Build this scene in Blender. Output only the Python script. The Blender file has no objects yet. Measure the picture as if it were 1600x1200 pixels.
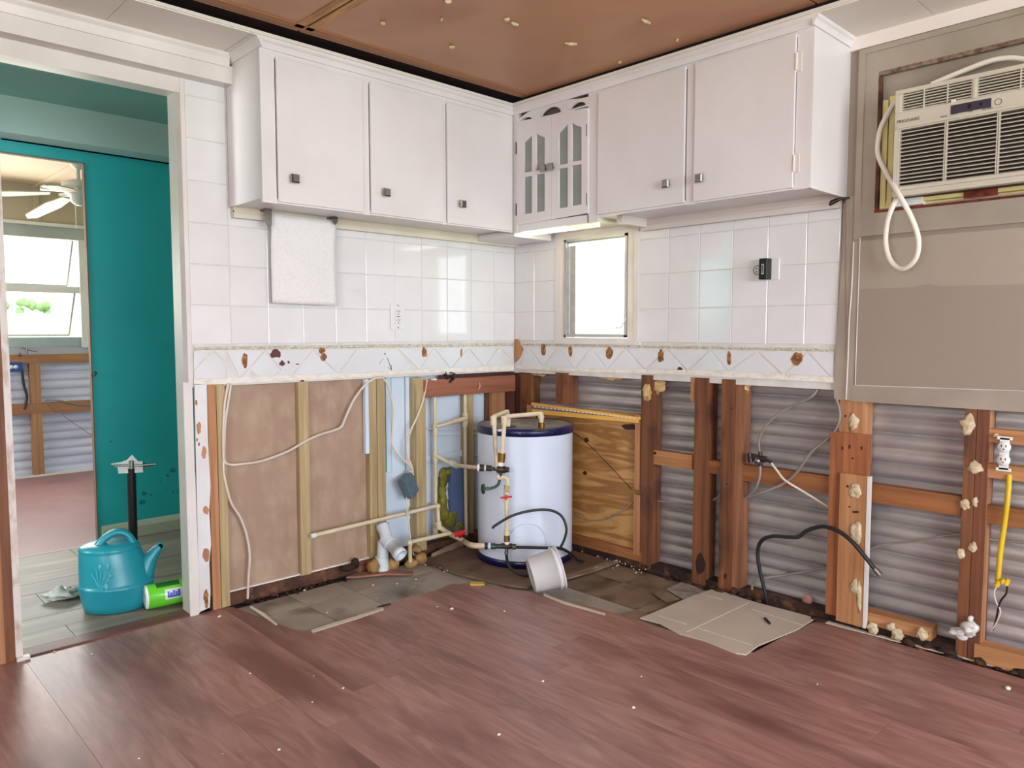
import bpy, bmesh, math, random
from mathutils import Vector, Matrix, noise
random.seed(7)
SC = bpy.context.scene
COL = SC.collection

# ------------------------------------------------------------------ camera
CAM = Vector((-2.749, -2.8572, 1.0737)); YAW = 0.808; PIT = -0.0696; FPX = 1180.8
fw = Vector((math.cos(YAW)*math.cos(PIT), math.sin(YAW)*math.cos(PIT), math.sin(PIT)))
rt = Vector((math.sin(YAW), -math.cos(YAW), 0)); up = rt.cross(fw)
cd = bpy.data.cameras.new('camera'); cam = bpy.data.objects.new('camera', cd); COL.objects.link(cam)
cam.matrix_world = Matrix(((rt.x, up.x, -fw.x, CAM.x), (rt.y, up.y, -fw.y, CAM.y), (rt.z, up.z, -fw.z, CAM.z), (0, 0, 0, 1)))
cd.sensor_width = 36; cd.lens = FPX/1600*36; cd.clip_start = .02
SC.camera = cam
SC.view_settings.view_transform = 'Standard'; SC.view_settings.look = 'None'
SC.view_settings.gamma = 1; SC.view_settings.use_curve_mapping = False
SC.view_settings.exposure = 0.3

# ------------------------------------------------------------------ sky and daylight
w = bpy.data.worlds.new('world'); SC.world = w; w.use_nodes = True
bg = w.node_tree.nodes['Background']; bg.inputs[0].default_value = (.86, .93, 1, 1); bg.inputs[1].default_value = 5.5
def area(name, loc, look, sx, sy, power, col):
    l = bpy.data.lights.new(name, 'AREA'); l.shape = 'RECTANGLE'; l.size = sx; l.size_y = sy; l.energy = power; l.color = col
    o = bpy.data.objects.new(name, l); COL.objects.link(o); o.location = loc
    o.rotation_euler = (Vector(look)-Vector(loc)).to_track_quat('-Z', 'Y').to_euler(); return o
# daylight entering through the windows of this room and of the rooms beyond
area('daylight_back', (-2.0, -5.12, 1.3), (-2.0, 0, 1.1), 2.6, 1.4, 92, (.84, .92, 1))
area('daylight_side', (-4.52, -3.1, 1.35), (0, -3.1, 1.1), 1.6, 1.1, 30, (1, .91, .86))
area('daylight_hall', (-4.5, .85, 1.5), (0, 1.1, 1.75), .55, .78, 48, (.95, 1, .98))
area('daylight_far_room', (-1.8, 3.50, 1.4), (-1.8, 0, 1.0), 1.3, .64, 26, (1, .95, .88))
area('daylight_far_side', (-3.9, 2.5, 1.4), (0, 2.5, 1.2), 1.2, .9, 24, (1, .93, .84))

# ------------------------------------------------------------------ geometry of the picture: pixel -> point on a real plane
def ray(x, y): return fw + rt*((x-800)/FPX) + up*((600-y)/FPX)
def PL(x, y, Y=0.0):
    d = ray(x, y); return CAM + d*((Y-CAM.y)/d.y)
def PR(x, y, X=0.0):
    d = ray(x, y); return CAM + d*((X-CAM.x)/d.x)
def PF(x, y, z=0.0):
    d = ray(x, y); return CAM + d*((z-CAM.z)/d.z)
def PD(x, y, D):
    d = ray(x, y); return CAM + d*(D/math.hypot(d.x, d.y))

# ------------------------------------------------------------------ materials
def lin(c):
    if isinstance(c, str):
        c = [int(c[i:i+2], 16)/255 for i in (0, 2, 4)]
        c = [x/12.92 if x <= .04045 else ((x+.055)/1.055)**2.4 for x in c]
    return (c[0], c[1], c[2], 1)
MC = {}
def mat(name, c, c2=None, rough=.5, metal=0, scale=(6, 6, 6), lo=.35, hi=.65, detail=6, bump=0, bscale=None, coat=0, var=0, spec=None, distort=0, c3=None, s3=(2, 2, 2), lo3=.55, hi3=.7):
    if name in MC: return MC[name]
    m = bpy.data.materials.new(name); m.use_nodes = True; nt = m.node_tree; N = nt.nodes; Lk = nt.links
    b = N['Principled BSDF']; b.inputs['Roughness'].default_value = rough; b.inputs['Metallic'].default_value = metal
    if coat: b.inputs['Coat Weight'].default_value = coat
    if spec is not None: b.inputs['Specular IOR Level'].default_value = spec
    b.inputs['Base Color'].default_value = lin(c)
    geo = N.new('ShaderNodeNewGeometry'); oi = N.new('ShaderNodeObjectInfo')
    add = N.new('ShaderNodeVectorMath'); add.operation = 'MULTIPLY_ADD'
    comb = N.new('ShaderNodeCombineXYZ')
    for i in range(3): Lk.new(oi.outputs['Random'], comb.inputs[i])
    Lk.new(comb.outputs[0], add.inputs[0]); add.inputs[1].default_value = (37, 23, 51) if var else (0, 0, 0)
    Lk.new(geo.outputs['Position'], add.inputs[2])
    def nz(sc, det, dist):
        mp = N.new('ShaderNodeVectorMath'); mp.operation = 'MULTIPLY'; mp.inputs[1].default_value = sc
        Lk.new(add.outputs[0], mp.inputs[0])
        t = N.new('ShaderNodeTexNoise'); t.inputs['Scale'].default_value = 1; t.inputs['Detail'].default_value = det
        t.inputs['Distortion'].default_value = dist; Lk.new(mp.outputs[0], t.inputs['Vector']); return t
    src = None
    if c2 is not None:
        t = nz(scale, detail, distort); r = N.new('ShaderNodeValToRGB')
        r.color_ramp.elements[0].position = lo; r.color_ramp.elements[1].position = hi
        r.color_ramp.elements[0].color = lin(c); r.color_ramp.elements[1].color = lin(c2)
        Lk.new(t.outputs['Fac'], r.inputs[0]); src = r.outputs[0]
    if c3 is not None:
        t = nz(s3, 5, 0); r = N.new('ShaderNodeValToRGB'); r.color_ramp.elements[0].position = lo3; r.color_ramp.elements[1].position = hi3
        Lk.new(t.outputs['Fac'], r.inputs[0]); mx = N.new('ShaderNodeMix'); mx.data_type = 'RGBA'
        Lk.new(r.outputs[0], mx.inputs['Factor'])
        if src: Lk.new(src, mx.inputs['A'])
        else: mx.inputs['A'].default_value = lin(c)
        mx.inputs['B'].default_value = lin(c3); src = mx.outputs['Result']
    if var:
        hs = N.new('ShaderNodeHueSaturation'); mr = N.new('ShaderNodeMapRange')
        mr.inputs['To Min'].default_value = 1-var; mr.inputs['To Max'].default_value = 1+var
        Lk.new(oi.outputs['Random'], mr.inputs['Value']); Lk.new(mr.outputs[0], hs.inputs['Value'])
        if src: Lk.new(src, hs.inputs['Color'])
        else: hs.inputs['Color'].default_value = lin(c)
        src = hs.outputs[0]
    if src: Lk.new(src, b.inputs['Base Color'])
    if bump:
        t = nz(bscale or scale, 5, 0); bp = N.new('ShaderNodeBump'); bp.inputs['Strength'].default_value = bump; bp.inputs['Distance'].default_value = .01
        Lk.new(t.outputs['Fac'], bp.inputs['Height']); Lk.new(bp.outputs[0], b.inputs['Normal'])
    MC[name] = m; return m
WHITE = mat('white_cabinet_paint', 'e1dddf', 'd8d3d5', .32, scale=(3, 3, 3), bump=.02, bscale=(60, 60, 60))
TRIMW = mat('white_trim_paint', 'dcd6d2', 'd0c9c4', .4, scale=(4, 4, 4))
CREAM = mat('cream_trim', 'dcd5c6', 'cfc7b6', .45)
TILE = mat('glossy_white_tile', 'dddcdd', 'd7d6d7', .07, scale=(5, 5, 5), bump=.012, bscale=(9, 9, 9), var=.012)
GROUT = mat('white_grout', 'd6d2cd', 'cbc7c1', .7, scale=(20, 20, 20))
BORDER = mat('border_tile', 'd7dade', 'd2d3d5', .16, scale=(6, 6, 6), c3='d9c79a', s3=(9, 9, 40), lo3=.66, hi3=.8)
LIP = mat('plaster_lip', 'e3ded6', 'd6cdbc', .8, scale=(30, 30, 60), lo=.45, hi=.7, bump=.4, bscale=(90, 90, 90))
ROPE = mat('rope_moulding', 'd3d0c4', 'b4ae98', .4, scale=(70, 70, 70), bump=.9, bscale=(90, 90, 90))
TAUPE = mat('taupe_panel_paint', 'a29587', '988b7e', .32, scale=(2, 2, 2), bump=.03, bscale=(25, 25, 25))
TAUPED = mat('taupe_panel_old_paint', '94867a', '8f8175', .4, scale=(2, 2, 2))
TAUPET = mat('taupe_trim_paint', 'a39789', '93877a', .35, scale=(4, 4, 4))
CEILW = mat('ceiling_white_panel', 'e0dbd4', 'd8d2cb', .5, scale=(3, 3, 3))
CEILB = mat('brown_ceiling_board', 'b98760', '9f6d47', .38, scale=(1.6, 1.3, 2), lo=.3, hi=.75, c3='94562f', s3=(1.3, .9, 1), lo3=.55, hi3=.75, bump=.02)
CEILTAPE = mat('pale_wood_strip', 'c8985f', '9a6a3c', .6, scale=(40, 5, 5))
DARKGAP = mat('gap_shade_and_seam', '2a120a', '160805', .8, scale=(9, 9, 9))  # shade of the ceiling gap put into near-black; also colours the board seam
def wood(name, a, b, ax='z', rough=.62, c3=None, **k):
    s = {'z': (38, 38, 1.6), 'x': (1.6, 38, 38), 'y': (38, 1.6, 38)}[ax]
    return mat(name, a, b, rough, scale=s, lo=.3, hi=.7, distort=.6, var=.10, bump=.25, bscale=tuple(v*2 for v in s), c3=c3, s3=(6, 6, 3), **k)
W_RED = wood('red_brown_stud', '86522f', '55301b', c3='2c140c')
W_REDX = wood('red_brown_rail_x', 'a36a50', '824c36', 'x')
W_REDY = wood('red_brown_rail', '9c6439', '6e4220', 'y')
W_ORG = wood('orange_stud', 'b4825a', '8f5f3c')
W_ORGY = wood('orange_rail', 'b78458', '906035', 'y')
W_ORGX = wood('orange_rail_x', 'a8744f', '865536', 'x')
W_PINE = wood('yellow_pine_stud', 'bba67c', '96805a')
W_TAN = wood('tan_board', 'b58358', '9c6a42')
W_DARK = wood('dark_post', '54261a', '2f120c')
W_ROT = mat('rotten_wood', '3c2216', '1a0d08', .9, scale=(18, 18, 18), bump=.8, bscale=(50, 50, 50), c3='6b4630', s3=(14, 14, 14))
W_ROTL = mat('dirty_bottom_plate', '5d3a2a', '3a2018', .85, scale=(14, 14, 14), bump=.5, bscale=(60, 60, 60), c3='8a5a44', s3=(10, 10, 10))
W_DIRTY = mat('dirty_pale_wood', '95806c', '6f5a49', .8, scale=(9, 9, 9), bump=.3)
PLY = mat('plywood_sheet', 'b98c52', '8f6331', .6, scale=(1.2, 2.2, 14), lo=.42, hi=.55, detail=3, distort=1.6, bump=.1)
GOLD = mat('gold_lacquered_trim', 'e3b45c', 'd8a24a', .3, scale=(2, 3, 30))
MDF = mat('brown_hardboard', 'a58975', '9a7d6a', .7, scale=(3, 3, 3), c3='ae9781', s3=(16, 16, 9), lo3=.45, hi3=.75, bump=.05, bscale=(60, 60, 60))
METALW = mat('white_painted_metal', 'd3e1ee', 'c4d3e2', .3, scale=(4, 4, 3))
SIDING = mat('galvanised_siding', 'b0aaaa', '9f9999', .32, .45, scale=(2, 2, 2), c3='bab5ae', s3=(7, 5, 9), lo3=.5, hi3=.75)
SIDEW = mat('pale_siding', 'cfcbda', 'bfbaca', .4, .1, scale=(4, 4, 14))
TEAL = mat('teal_wall_paint', '1ba7a8', '189c9c', .42, scale=(2, 2, 2))
TEALD = mat('teal_mould_spots', '10716c', None, .7)
SAGE = mat('sage_beam_paint', 'a9c0bb', 'a0b8b2', .45, scale=(2, 2, 2))
SAGEC = mat('sage_hall_ceiling', '6f9a8f', '668f85', .5, scale=(2, 2, 2))
BASEB = mat('baseboard_cream', 'aab09a', 'a0a58f', .5)
VINYL = mat('mauve_vinyl_plank', 'a57d74', '855b52', .38, scale=(15, 2.4, 4), lo=.3, hi=.7, detail=12, distort=2.6, var=.07, bump=.06, bscale=(40, 8, 8), c3='6f4942', s3=(7, 1.6, 3), lo3=.5, hi3=.7)
VREST = mat('red_vinyl_overlay', '7f5043', '6b3f36', .4, scale=(9, 3, 3), var=.05)
PINKF = mat('pink_floor', '96706f', '825b5b', .5, scale=(1.6, 1.2, 1), c3='7a5152', s3=(3, 2, 2))
OLDT = mat('old_grey_floor_tile', 'a0978b', '8a8176', .45, scale=(5, 5, 5), var=.08, c3='54463c', s3=(4, 4, 4), lo3=.56, hi3=.72, bump=.05)
OLDB = mat('old_brown_floor_tile', '87745e', '6f5947', .6, scale=(5, 5, 5), var=.1, c3='4c382b', s3=(6, 6, 6), lo3=.48, hi3=.66, bump=.2)
SUBF = mat('dirty_subfloor', '2f211b', '1b120e', .9, scale=(8, 8, 8), bump=.5, bscale=(60, 60, 60), c3='54443a', s3=(16, 16, 16))
PATCH = mat('beige_vinyl_tile', 'c6b9aa', 'bdb0a1', .4, scale=(5, 5, 5), bump=.03)
PATCHL = mat('pale_tile_joint', 'cdc3b2', None, .5)
HALLT = mat('hall_grey_plank', '7b7265', '685f53', .5, scale=(1.6, 12, 4), var=.08, distort=.8, c3='8f8575', s3=(1.2, 8, 3))
REDT = mat('red_threshold', '6c4034', '54302a', .5, scale=(2, 30, 30))
PLYPAD = mat('pad_board', '735c48', '57402f', .75, scale=(3, 9, 4), bump=.25, c3='3c2c22', s3=(7, 7, 7))
ENAM = mat('heater_white_enamel', 'd2dced', 'ccd7e9', .18, scale=(2, 2, 2), coat=.3)
NAVY = mat('navy_band', '10164f', '0c1040', .3)
HTOP = mat('dusty_heater_top', '8b8480', '6b645f', .6, scale=(14, 14, 14), c3='a89f98', s3=(9, 9, 9))
CPVC = mat('cream_cpvc', 'd6cab0', 'cabb9b', .35, scale=(12, 12, 12))
PVC = mat('white_pvc', 'd3dce2', 'c8d1d8', .3)
BRASS = mat('brass', '9c7434', '6f5024', .35, .8, scale=(40, 40, 40))
BLACK = mat('black_rubber', '15151a', '202226', .45, scale=(20, 20, 20))
DKMET = mat('dark_fitting', '2e2a2c', '4a3c34', .45, .5, scale=(60, 60, 60))
GREENM = mat('verdigris_metal', '49605a', '2c3d3a', .5, .5, scale=(60, 60, 60))
RED = mat('red_plastic', 'c41c2c', None, .35)
FOAM = mat('yellow_spray_foam', 'b08a55', '8f6a3a', .75, scale=(30, 30, 30), bump=.5)
INSUL = mat('fibreglass', 'c9a877', 'a98850', .95, scale=(20, 20, 20), bump=.9, bscale=(70, 70, 70))
INSULG = mat('olive_insulation', '8d8430', '5f5a1c', .95, scale=(18, 18, 18), bump=.9, bscale=(60, 60, 60))
BLUED = mat('dark_blue_plastic', '5c7096', '4b5e80', .5, scale=(5, 5, 5))
CORD = mat('cream_cable', 'd9ccc0', 'cbbdb0', .45)
CORDW = mat('white_cord', 'e6dfd2', None, .4)
CORDG = mat('grey_cable', '8f8880', '7b736b', .5)
YEL = mat('yellow_cable', 'd9b81e', 'c9a516', .45)
JBOX = mat('blue_grey_box', '5b717f', '4c606c', .5, scale=(60, 60, 60))
BUCK = mat('white_bucket_plastic', 'd6d6d8', 'cfcfd1', .4)
CANM = mat('teal_plastic', '1b8c9c', '187f90', .33, scale=(3, 3, 3))
CANL = mat('light_teal_relief', '2f9fae', None, .4)
GREENP = mat('green_wrapper', '6ccf38', '58bd2c', .25, scale=(4, 4, 4))
YELP = mat('yellow_wrapper', 'e0a526', None, .3)
DGREENP = mat('dark_green_print', '245c1c', None, .3)
PAPER = mat('paper_towel', 'e6e5e5', 'dfdede', .95, bump=.35, scale=(110, 110, 110), bscale=(150, 150, 150))
STEEL = mat('brushed_steel', '8a8784', '75726f', .35, .9, scale=(20, 20, 20))
CHROME = mat('chrome', '9a9896', None, .15, 1)
ALU = mat('aluminium_frame', 'b6b4b0', 'a8a6a2', .4, .6)
ACW = mat('ac_beige_plastic', 'c6bfb0', 'beb7a8', .4, scale=(3, 3, 3))
ACD = mat('ac_dark_inside', '2a201c', None, .7)
ACC = mat('ac_cream_side', 'd8c98e', 'cbbb7e', .5)
DISP = mat('ac_display', '3a3a46', None, .2)
BLK = mat('matt_black', '0c0b0b', None, .4)
OUTW = mat('outlet_white', 'dcdcda', None, .3)
BLUEP = mat('blue_print', '3552b8', None, .4)
BLUEB = mat('blue_junction_plastic', '1c3c86', None, .4)
RUST = mat('rust', '7a3018', '4c1d10', .9, scale=(50, 50, 50))
PLASTER = mat('construction_adhesive', 'cdbd9e', 'b19d7c', .6, scale=(60, 60, 60), bump=.4)
GLUEB = mat('brown_glue_mark', 'a8743e', '6b4220', .7, scale=(90, 90, 90), lo=.4, hi=.6)
MAROON = mat('maroon_primer_spot', '5c2c28', None, .6)
PEEL = mat('peeled_white_paint', 'dcdbdc', 'cfcdce', .5, c3='b9795a', s3=(9, 9, 9), lo3=.70, hi3=.73)
FILM = mat('crumpled_plastic_film', 'cfcdc8', 'bdbab4', .3)
FANB = mat('fan_blade', 'd6c4b2', 'b8a08c', .5)
CREAMW = mat('cream_far_wall', 'b6a48e', 'ab9a84', .6, scale=(2, 2, 2))
CREAMC = mat('cream_far_ceiling', 'd8c3ad', 'cbb59f', .6, scale=(2, 2, 2))
GRASS = mat('sunlit_ground', 'b9b07a', '9dae5c', .9, scale=(1.5, 1.5, 1))
LEAF = mat('hedge_leaf', '6f8f58', '8aa873', .8)
SHED = mat('pale_shed', 'd9d6cf', None, .8)
def glass(name, tint=(1, 1, 1, 1), rough=0.0, mixf=.1):
    m = bpy.data.materials.new(name); m.use_nodes = True; nt = m.node_tree; N = nt.nodes; N.clear()
    o = N.new('ShaderNodeOutputMaterial'); mx = N.new('ShaderNodeMixShader'); t = N.new('ShaderNodeBsdfTransparent'); g = N.new('ShaderNodeBsdfGlossy')
    t.inputs[0].default_value = tint; g.inputs['Roughness'].default_value = rough; mx.inputs[0].default_value = mixf
    nt.links.new(t.outputs[0], mx.inputs[1]); nt.links.new(g.outputs[0], mx.inputs[2]); nt.links.new(mx.outputs[0], o.inputs[0]); return m
GLASS = glass('window_glass', (.97, .99, .98, 1))
GLASSC = mat('frosted_cabinet_glass', '8f9694', '858d8b', .15, scale=(3, 3, 8))

# ------------------------------------------------------------------ mesh builder
class MB:
    def __init__(s): s.v = []; s.f = []; s.sm = []
    def add(s, vs, fs, smooth=False):
        n = len(s.v); s.v += [Vector(q) for q in vs]
        for f in fs: s.f.append([i+n for i in f]); s.sm.append(smooth)
        return s
    def box(s, a, b):
        x0, y0, z0 = a; x1, y1, z1 = b
        x0, x1 = min(x0, x1), max(x0, x1); y0, y1 = min(y0, y1), max(y0, y1); z0, z1 = min(z0, z1), max(z0, z1)
        return s.add([(x0, y0, z0), (x1, y0, z0), (x1, y1, z0), (x0, y1, z0), (x0, y0, z1), (x1, y0, z1), (x1, y1, z1), (x0, y1, z1)],
                     [(0, 3, 2, 1), (4, 5, 6, 7), (0, 1, 5, 4), (1, 2, 6, 5), (2, 3, 7, 6), (3, 0, 4, 7)])
    def prism(s, pts, off):
        pts = [Vector(p) for p in pts]; n = len(pts); off = Vector(off)
        nr = Vector()
        for i in range(n): nr += (pts[i]-pts[0]).cross(pts[(i+1) % n]-pts[0])
        if nr.dot(off) > 0: pts = pts[::-1]
        return s.add(pts+[p+off for p in pts], [tuple(range(n)), tuple(range(2*n-1, n-1, -1))]+[((i+1) % n, i, i+n, (i+1) % n+n) for i in range(n)])
    def tube(s, pts, r, n=8, cap=True, smooth=True):
        pts = [Vector(p) for p in pts]; k = len(pts); rs = r if isinstance(r, (list, tuple)) else [r]*k
        t0 = (pts[1]-pts[0]).normalized(); a = t0.orthogonal().normalized(); vs = []
        for i in range(k):
            t = ((pts[min(i+1, k-1)]-pts[i]).normalized()+(pts[i]-pts[max(i-1, 0)]).normalized())
            t = t.normalized() if t.length > 1e-6 else t0
            a = (a-t*a.dot(t)); a = a.normalized() if a.length > 1e-6 else t.orthogonal().normalized(); b = t.cross(a)
            for j in range(n):
                q = 2*math.pi*j/n; vs.append(pts[i]+(a*math.cos(q)+b*math.sin(q))*rs[i])
        fs = [(i*n+j, i*n+(j+1) % n, (i+1)*n+(j+1) % n, (i+1)*n+j) for i in range(k-1) for j in range(n)]
        s.add(vs, fs, smooth)
        if cap: s.add(vs[:n], [tuple(range(n-1, -1, -1))]); s.add(vs[-n:], [tuple(range(n))])
        return s
    def lathe(s, prof, base, axis=(0, 0, 1), n=32, sy=1.0, smooth=True, xdir=None):
        axis = Vector(axis).normalized(); a = Vector(xdir).normalized() if xdir else axis.orthogonal().normalized(); b = axis.cross(a); base = Vector(base); k = len(prof)
        vs = [base+axis*h+(a*math.cos(2*math.pi*j/n)+b*math.sin(2*math.pi*j/n)*sy)*r for r, h in prof for j in range(n)]
        fs = [(i*n+j, i*n+(j+1) % n, (i+1)*n+(j+1) % n, (i+1)*n+j) for i in range(k-1) for j in range(n)]
        return s.add(vs, fs, smooth)
    def blob(s, c, r, seed=0, amp=.35, sub=2):
        bm = bmesh.new(); bmesh.ops.create_icosphere(bm, subdivisions=sub, radius=1)
        r = Vector(r) if not isinstance(r, (int, float)) else Vector((r, r, r))
        vs = []
        for v in bm.verts:
            q = v.co*(1+amp*noise.noise(v.co*1.7+Vector((seed*3.1, seed*1.7, seed)))+amp*.5*noise.noise(v.co*4+Vector((seed, 0, seed*2))))
            vs.append(Vector(c)+Vector((q.x*r.x, q.y*r.y, q.z*r.z)))
        s.add(vs, [tuple(v.index for v in f.verts) for f in bm.faces], True); bm.free(); return s
    def build(s, name, m, parent=None, bevel=0, kind=None, label=None):
        me = bpy.data.meshes.new(name); org = parent.matrix_world.translation if parent else Vector()
        if parent:
            org = Vector(parent.location)
            if parent.parent: org = org + Vector(parent.parent.location)
        me.from_pydata([v-org for v in s.v], [], s.f)
        me.polygons.foreach_set('use_smooth', s.sm); me.materials.append(m); me.update()
        o = bpy.data.objects.new(name, me); COL.objects.link(o)
        if parent: o.parent = parent
        if bevel:
            bv = o.modifiers.new('bevel', 'BEVEL'); bv.width = bevel; bv.segments = 2; bv.limit_method = 'ANGLE'
        if kind: o['kind'] = kind
        if label: o['label'] = label
        return o
def thing(name, loc, label, cat, group=None):
    o = bpy.data.objects.new(name, None); COL.objects.link(o); o.location = loc; o.empty_display_size = .05
    o['label'] = label; o['category'] = cat
    if group: o['group'] = group
    return o
def tag(o, label, cat, group=None):
    o['label'] = label; o['category'] = cat
    if group: o['group'] = group
    return o
def struct(o): o['kind'] = 'structure'; return o
def rbase(o, loc):      # move a single mesh's origin to its base
    loc = Vector(loc); o.data.transform(Matrix.Translation(-loc)); o.location = loc; return o
def smooth(pts, n=6):
    P = [Vector(p) for p in pts]; out = []
    for i in range(len(P)-1):
        a, b, c, d = P[max(i-1, 0)], P[i], P[i+1], P[min(i+2, len(P)-1)]
        for j in range(n):
            t = j/n; out.append(.5*((2*b)+(c-a)*t+(2*a-5*b+4*c-d)*t*t+(3*b-a-3*c+d)*t**3))
    return out+[P[-1]]
def pth(f, pts, off=0.0, n=6): return smooth([f(p[0], p[1], (p[2] if len(p) > 2 else off)) for p in pts], n)
def slab(side, pts, front, depth):   # outline on the wall plane, `front` into the room, `depth` thick
    if side == 'L': return MB().prism([PL(x, y, -front) for x, y in pts], (0, depth, 0))
    return MB().prism([PR(x, y, -front) for x, y in pts], (depth, 0, 0))
def wallbox(side, u0, u1, z0, z1, front, depth, mb=None):
    mb = mb or MB()
    if side == 'L': return mb.box((u0, -front, z0), (u1, -front+depth, z1))
    return mb.box((-front, u0, z0), (-front+depth, u1, z1))
def U(side, x, y, front=0):
    return PL(x, y, -front).x if side == 'L' else PR(x, y, -front).y
def blotch(side, cx, cy, wpx, hpx, front, thick=.003, seed=0, n=14, rag=.22):
    pts = []
    for i in range(n):
        a = 2*math.pi*i/n; k = 1+rag*noise.noise(Vector((math.cos(a)*1.5+seed*5.3, math.sin(a)*1.5, seed*2.1)))*2
        pts.append((cx+math.cos(a)*wpx/2*k, cy+math.sin(a)*hpx/2*k))
    return slab(side, pts, front, thick)

ZC = 2.097      # white ceiling underside
ZB = 2.125      # brown ceiling underside
# ================================================================== THE SETTING
# ---- sub-floor and floors
fl = struct(MB().box((-4.6, -5.2, -.08), (.07, 0.07, -.012)).build('floor', SUBF))
def bound(x):     # how far the mauve planks reach towards the stripped corner
    P = [(-9, .0), (-1.56, -.0), (-1.545, -.02), (-1.47, -.45), (-1.42, -.44), (-1.30, -.425), (-1.15, -.44), (-1.0, -.40), (-.86, -.42), (-.74, -.40), (-.66, -.55),
         (-.60, -.64), (-.565, -.74), (-.55, -.90), (-.52, -1.05), (-.515, -1.30), (-.50, -1.60), (-.47, -1.635), (-.30, -1.64), (-.05, -1.655), (-.035, -1.70)]
    for a, b in zip(P, P[1:]):
        if a[0] <= x <= b[0]: return a[1]+(b[1]-a[1])*(x-a[0])/(b[0]-a[0])
    return -9
random.seed(3)
x = -4.55; PW = .165
while x < -.04:
    x1 = min(x+PW, -.035)
    top = [(x+.0003+(x1-x-.0006)*i/5) for i in range(6)]
    lim = min(bound(t) for t in top)
    yy = -5.15; ends = []; y = -5.15 + random.random()*1.1
    while y < lim-.25: ends.append(y); y += 1.2
    ys = [-5.15]+ends
    for i, a in enumerate(ys):
        last = i == len(ys)-1
        zt = random.uniform(-.0003, .0002)
        if last: poly = [(x+.0003, a+.0003, -.007+zt), (x1-.0003, a+.0003, -.007+zt)]+[(t, bound(t)-.0008, -.007+zt) for t in top[::-1]]
        else:
            b = ys[i+1]; poly = [(x+.0003, a+.0003, -.007+zt), (x1-.0003, a+.0003, -.007+zt), (x1-.0003, b-.0003, -.007+zt), (x+.0003, b-.0003, -.007+zt)]
        MB().prism(poly, (0, 0, .0075)).build('plank', VINYL, fl)
    x = x1
MB().box((-4.6, -5.2, -.012), (-1.56, 0, -.0075)).build('underlay', SUBF, fl)
MB().box((-1.57, -5.2, -.012), (-.55, -.47, -.0075)).build('underlay', SUBF, fl)
MB().box((-.56, -5.2, -.012), (-.03, -1.66, -.0075)).build('underlay', SUBF, fl)
# pale cut edge of the vinyl along the open wall, and broken slivers
MB().prism([PF(x, y) for x, y in ((1283, 972), (1400, 1003), (1500, 1028), (1640, 1066), (1640, 1062), (1500, 1025), (1400, 1000), (1286, 969))], (0, 0, .003)).build('floor_edge', PATCHL, fl)
MB().prism([PF(x, y) for x, y in ((486, 985), (520, 974), (560, 962), (598, 950), (600, 953), (566, 965), (520, 979), (489, 989))], (0, 0, .002)).build('floor_edge', PATCHL, fl)
MB().prism([PF(x, y) for x, y in ((850, 928), (880, 940), (946, 959), (945, 962), (878, 943), (849, 931))], (0, 0, .002)).build('floor_edge', PATCHL, fl)
MB().prism([PF(x, y) for x, y in ((392, 947), (412, 958), (434, 976), (431, 978), (408, 961), (390, 949))], (0, 0, .002)).build('floor_edge', PATCHL, fl)
# old grey floor tiles of the stripped strip, 9 inch squares
for i in range(7):
    for j in range(7):
        x0 = -1.5425+.225*i; y0 = -.185+.232-.232*(j+1)
        x1_, y1_ = min(x0+.222, -.02), min(y0+.229, -.03)
        if x0 > -.03 or (i < 4 and j > 2) or y0 < -1.45: continue
        o = MB().box((x0+.001, y0+.001, -.0115), (x1_, y1_, -.0075+random.uniform(0, .0015))).build('floor_tile', OLDT if (i < 4) else (OLDB if random.random() < .75 else OLDT), fl)
# lifted, broken tile and torn layers near the right wall
MB().prism([PF(1042, 921, .02), PF(1068, 909), PF(1112, 930), PF(1068, 937)], (0, 0, .003)).build('floor_tile', OLDT, fl)
MB().prism([PF(1020, 927), PF(1038, 919, .008), PF(1062, 936), PF(1040, 942)], (0, 0, .002)).build('floor_tile', OLDB, fl)
MB().prism([PF(x, y) for x, y in ((872, 901), (962, 876), (966, 879), (930, 893), (885, 906))], (0, 0, .004)).build('floor_sliver', W_DIRTY, fl)
# yellow of old layers
pt = thing('vinyl_patch', PF(1136, 970), 'square of beige vinyl tile lying at the foot of the open right wall', 'floor tile')
outer = [(1000, 967), (1030, 955), (1060, 942), (1085, 931), (1112, 922), (1135, 927), (1160, 936), (1190, 945), (1230, 955), (1275, 967), (1245, 985), (1212, 999), (1185, 1010), (1166, 1024), (1150, 1022), (1100, 1002), (1060, 991), (1030, 975)]
MB().prism([PF(x, y, .001) for x, y in outer], (0, 0, .004)).build('tile_sheet', PATCH, pt)
for a, b in (((1073, 987), (1170, 941)), ((1030, 962), (1072, 975)), ((1090, 981), (1176, 1008)), ((1103, 930), (1130, 937)), ((1176, 952), (1255, 977))):
    p, q = PF(*a, .005), PF(*b, .005); n_ = (q-p).cross(Vector((0, 0, 1))).normalized()*.0035
    MB().prism([p-n_, p+n_, q+n_, q-n_], (0, 0, .0008)).build('joint_line', PATCHL, pt)

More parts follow.
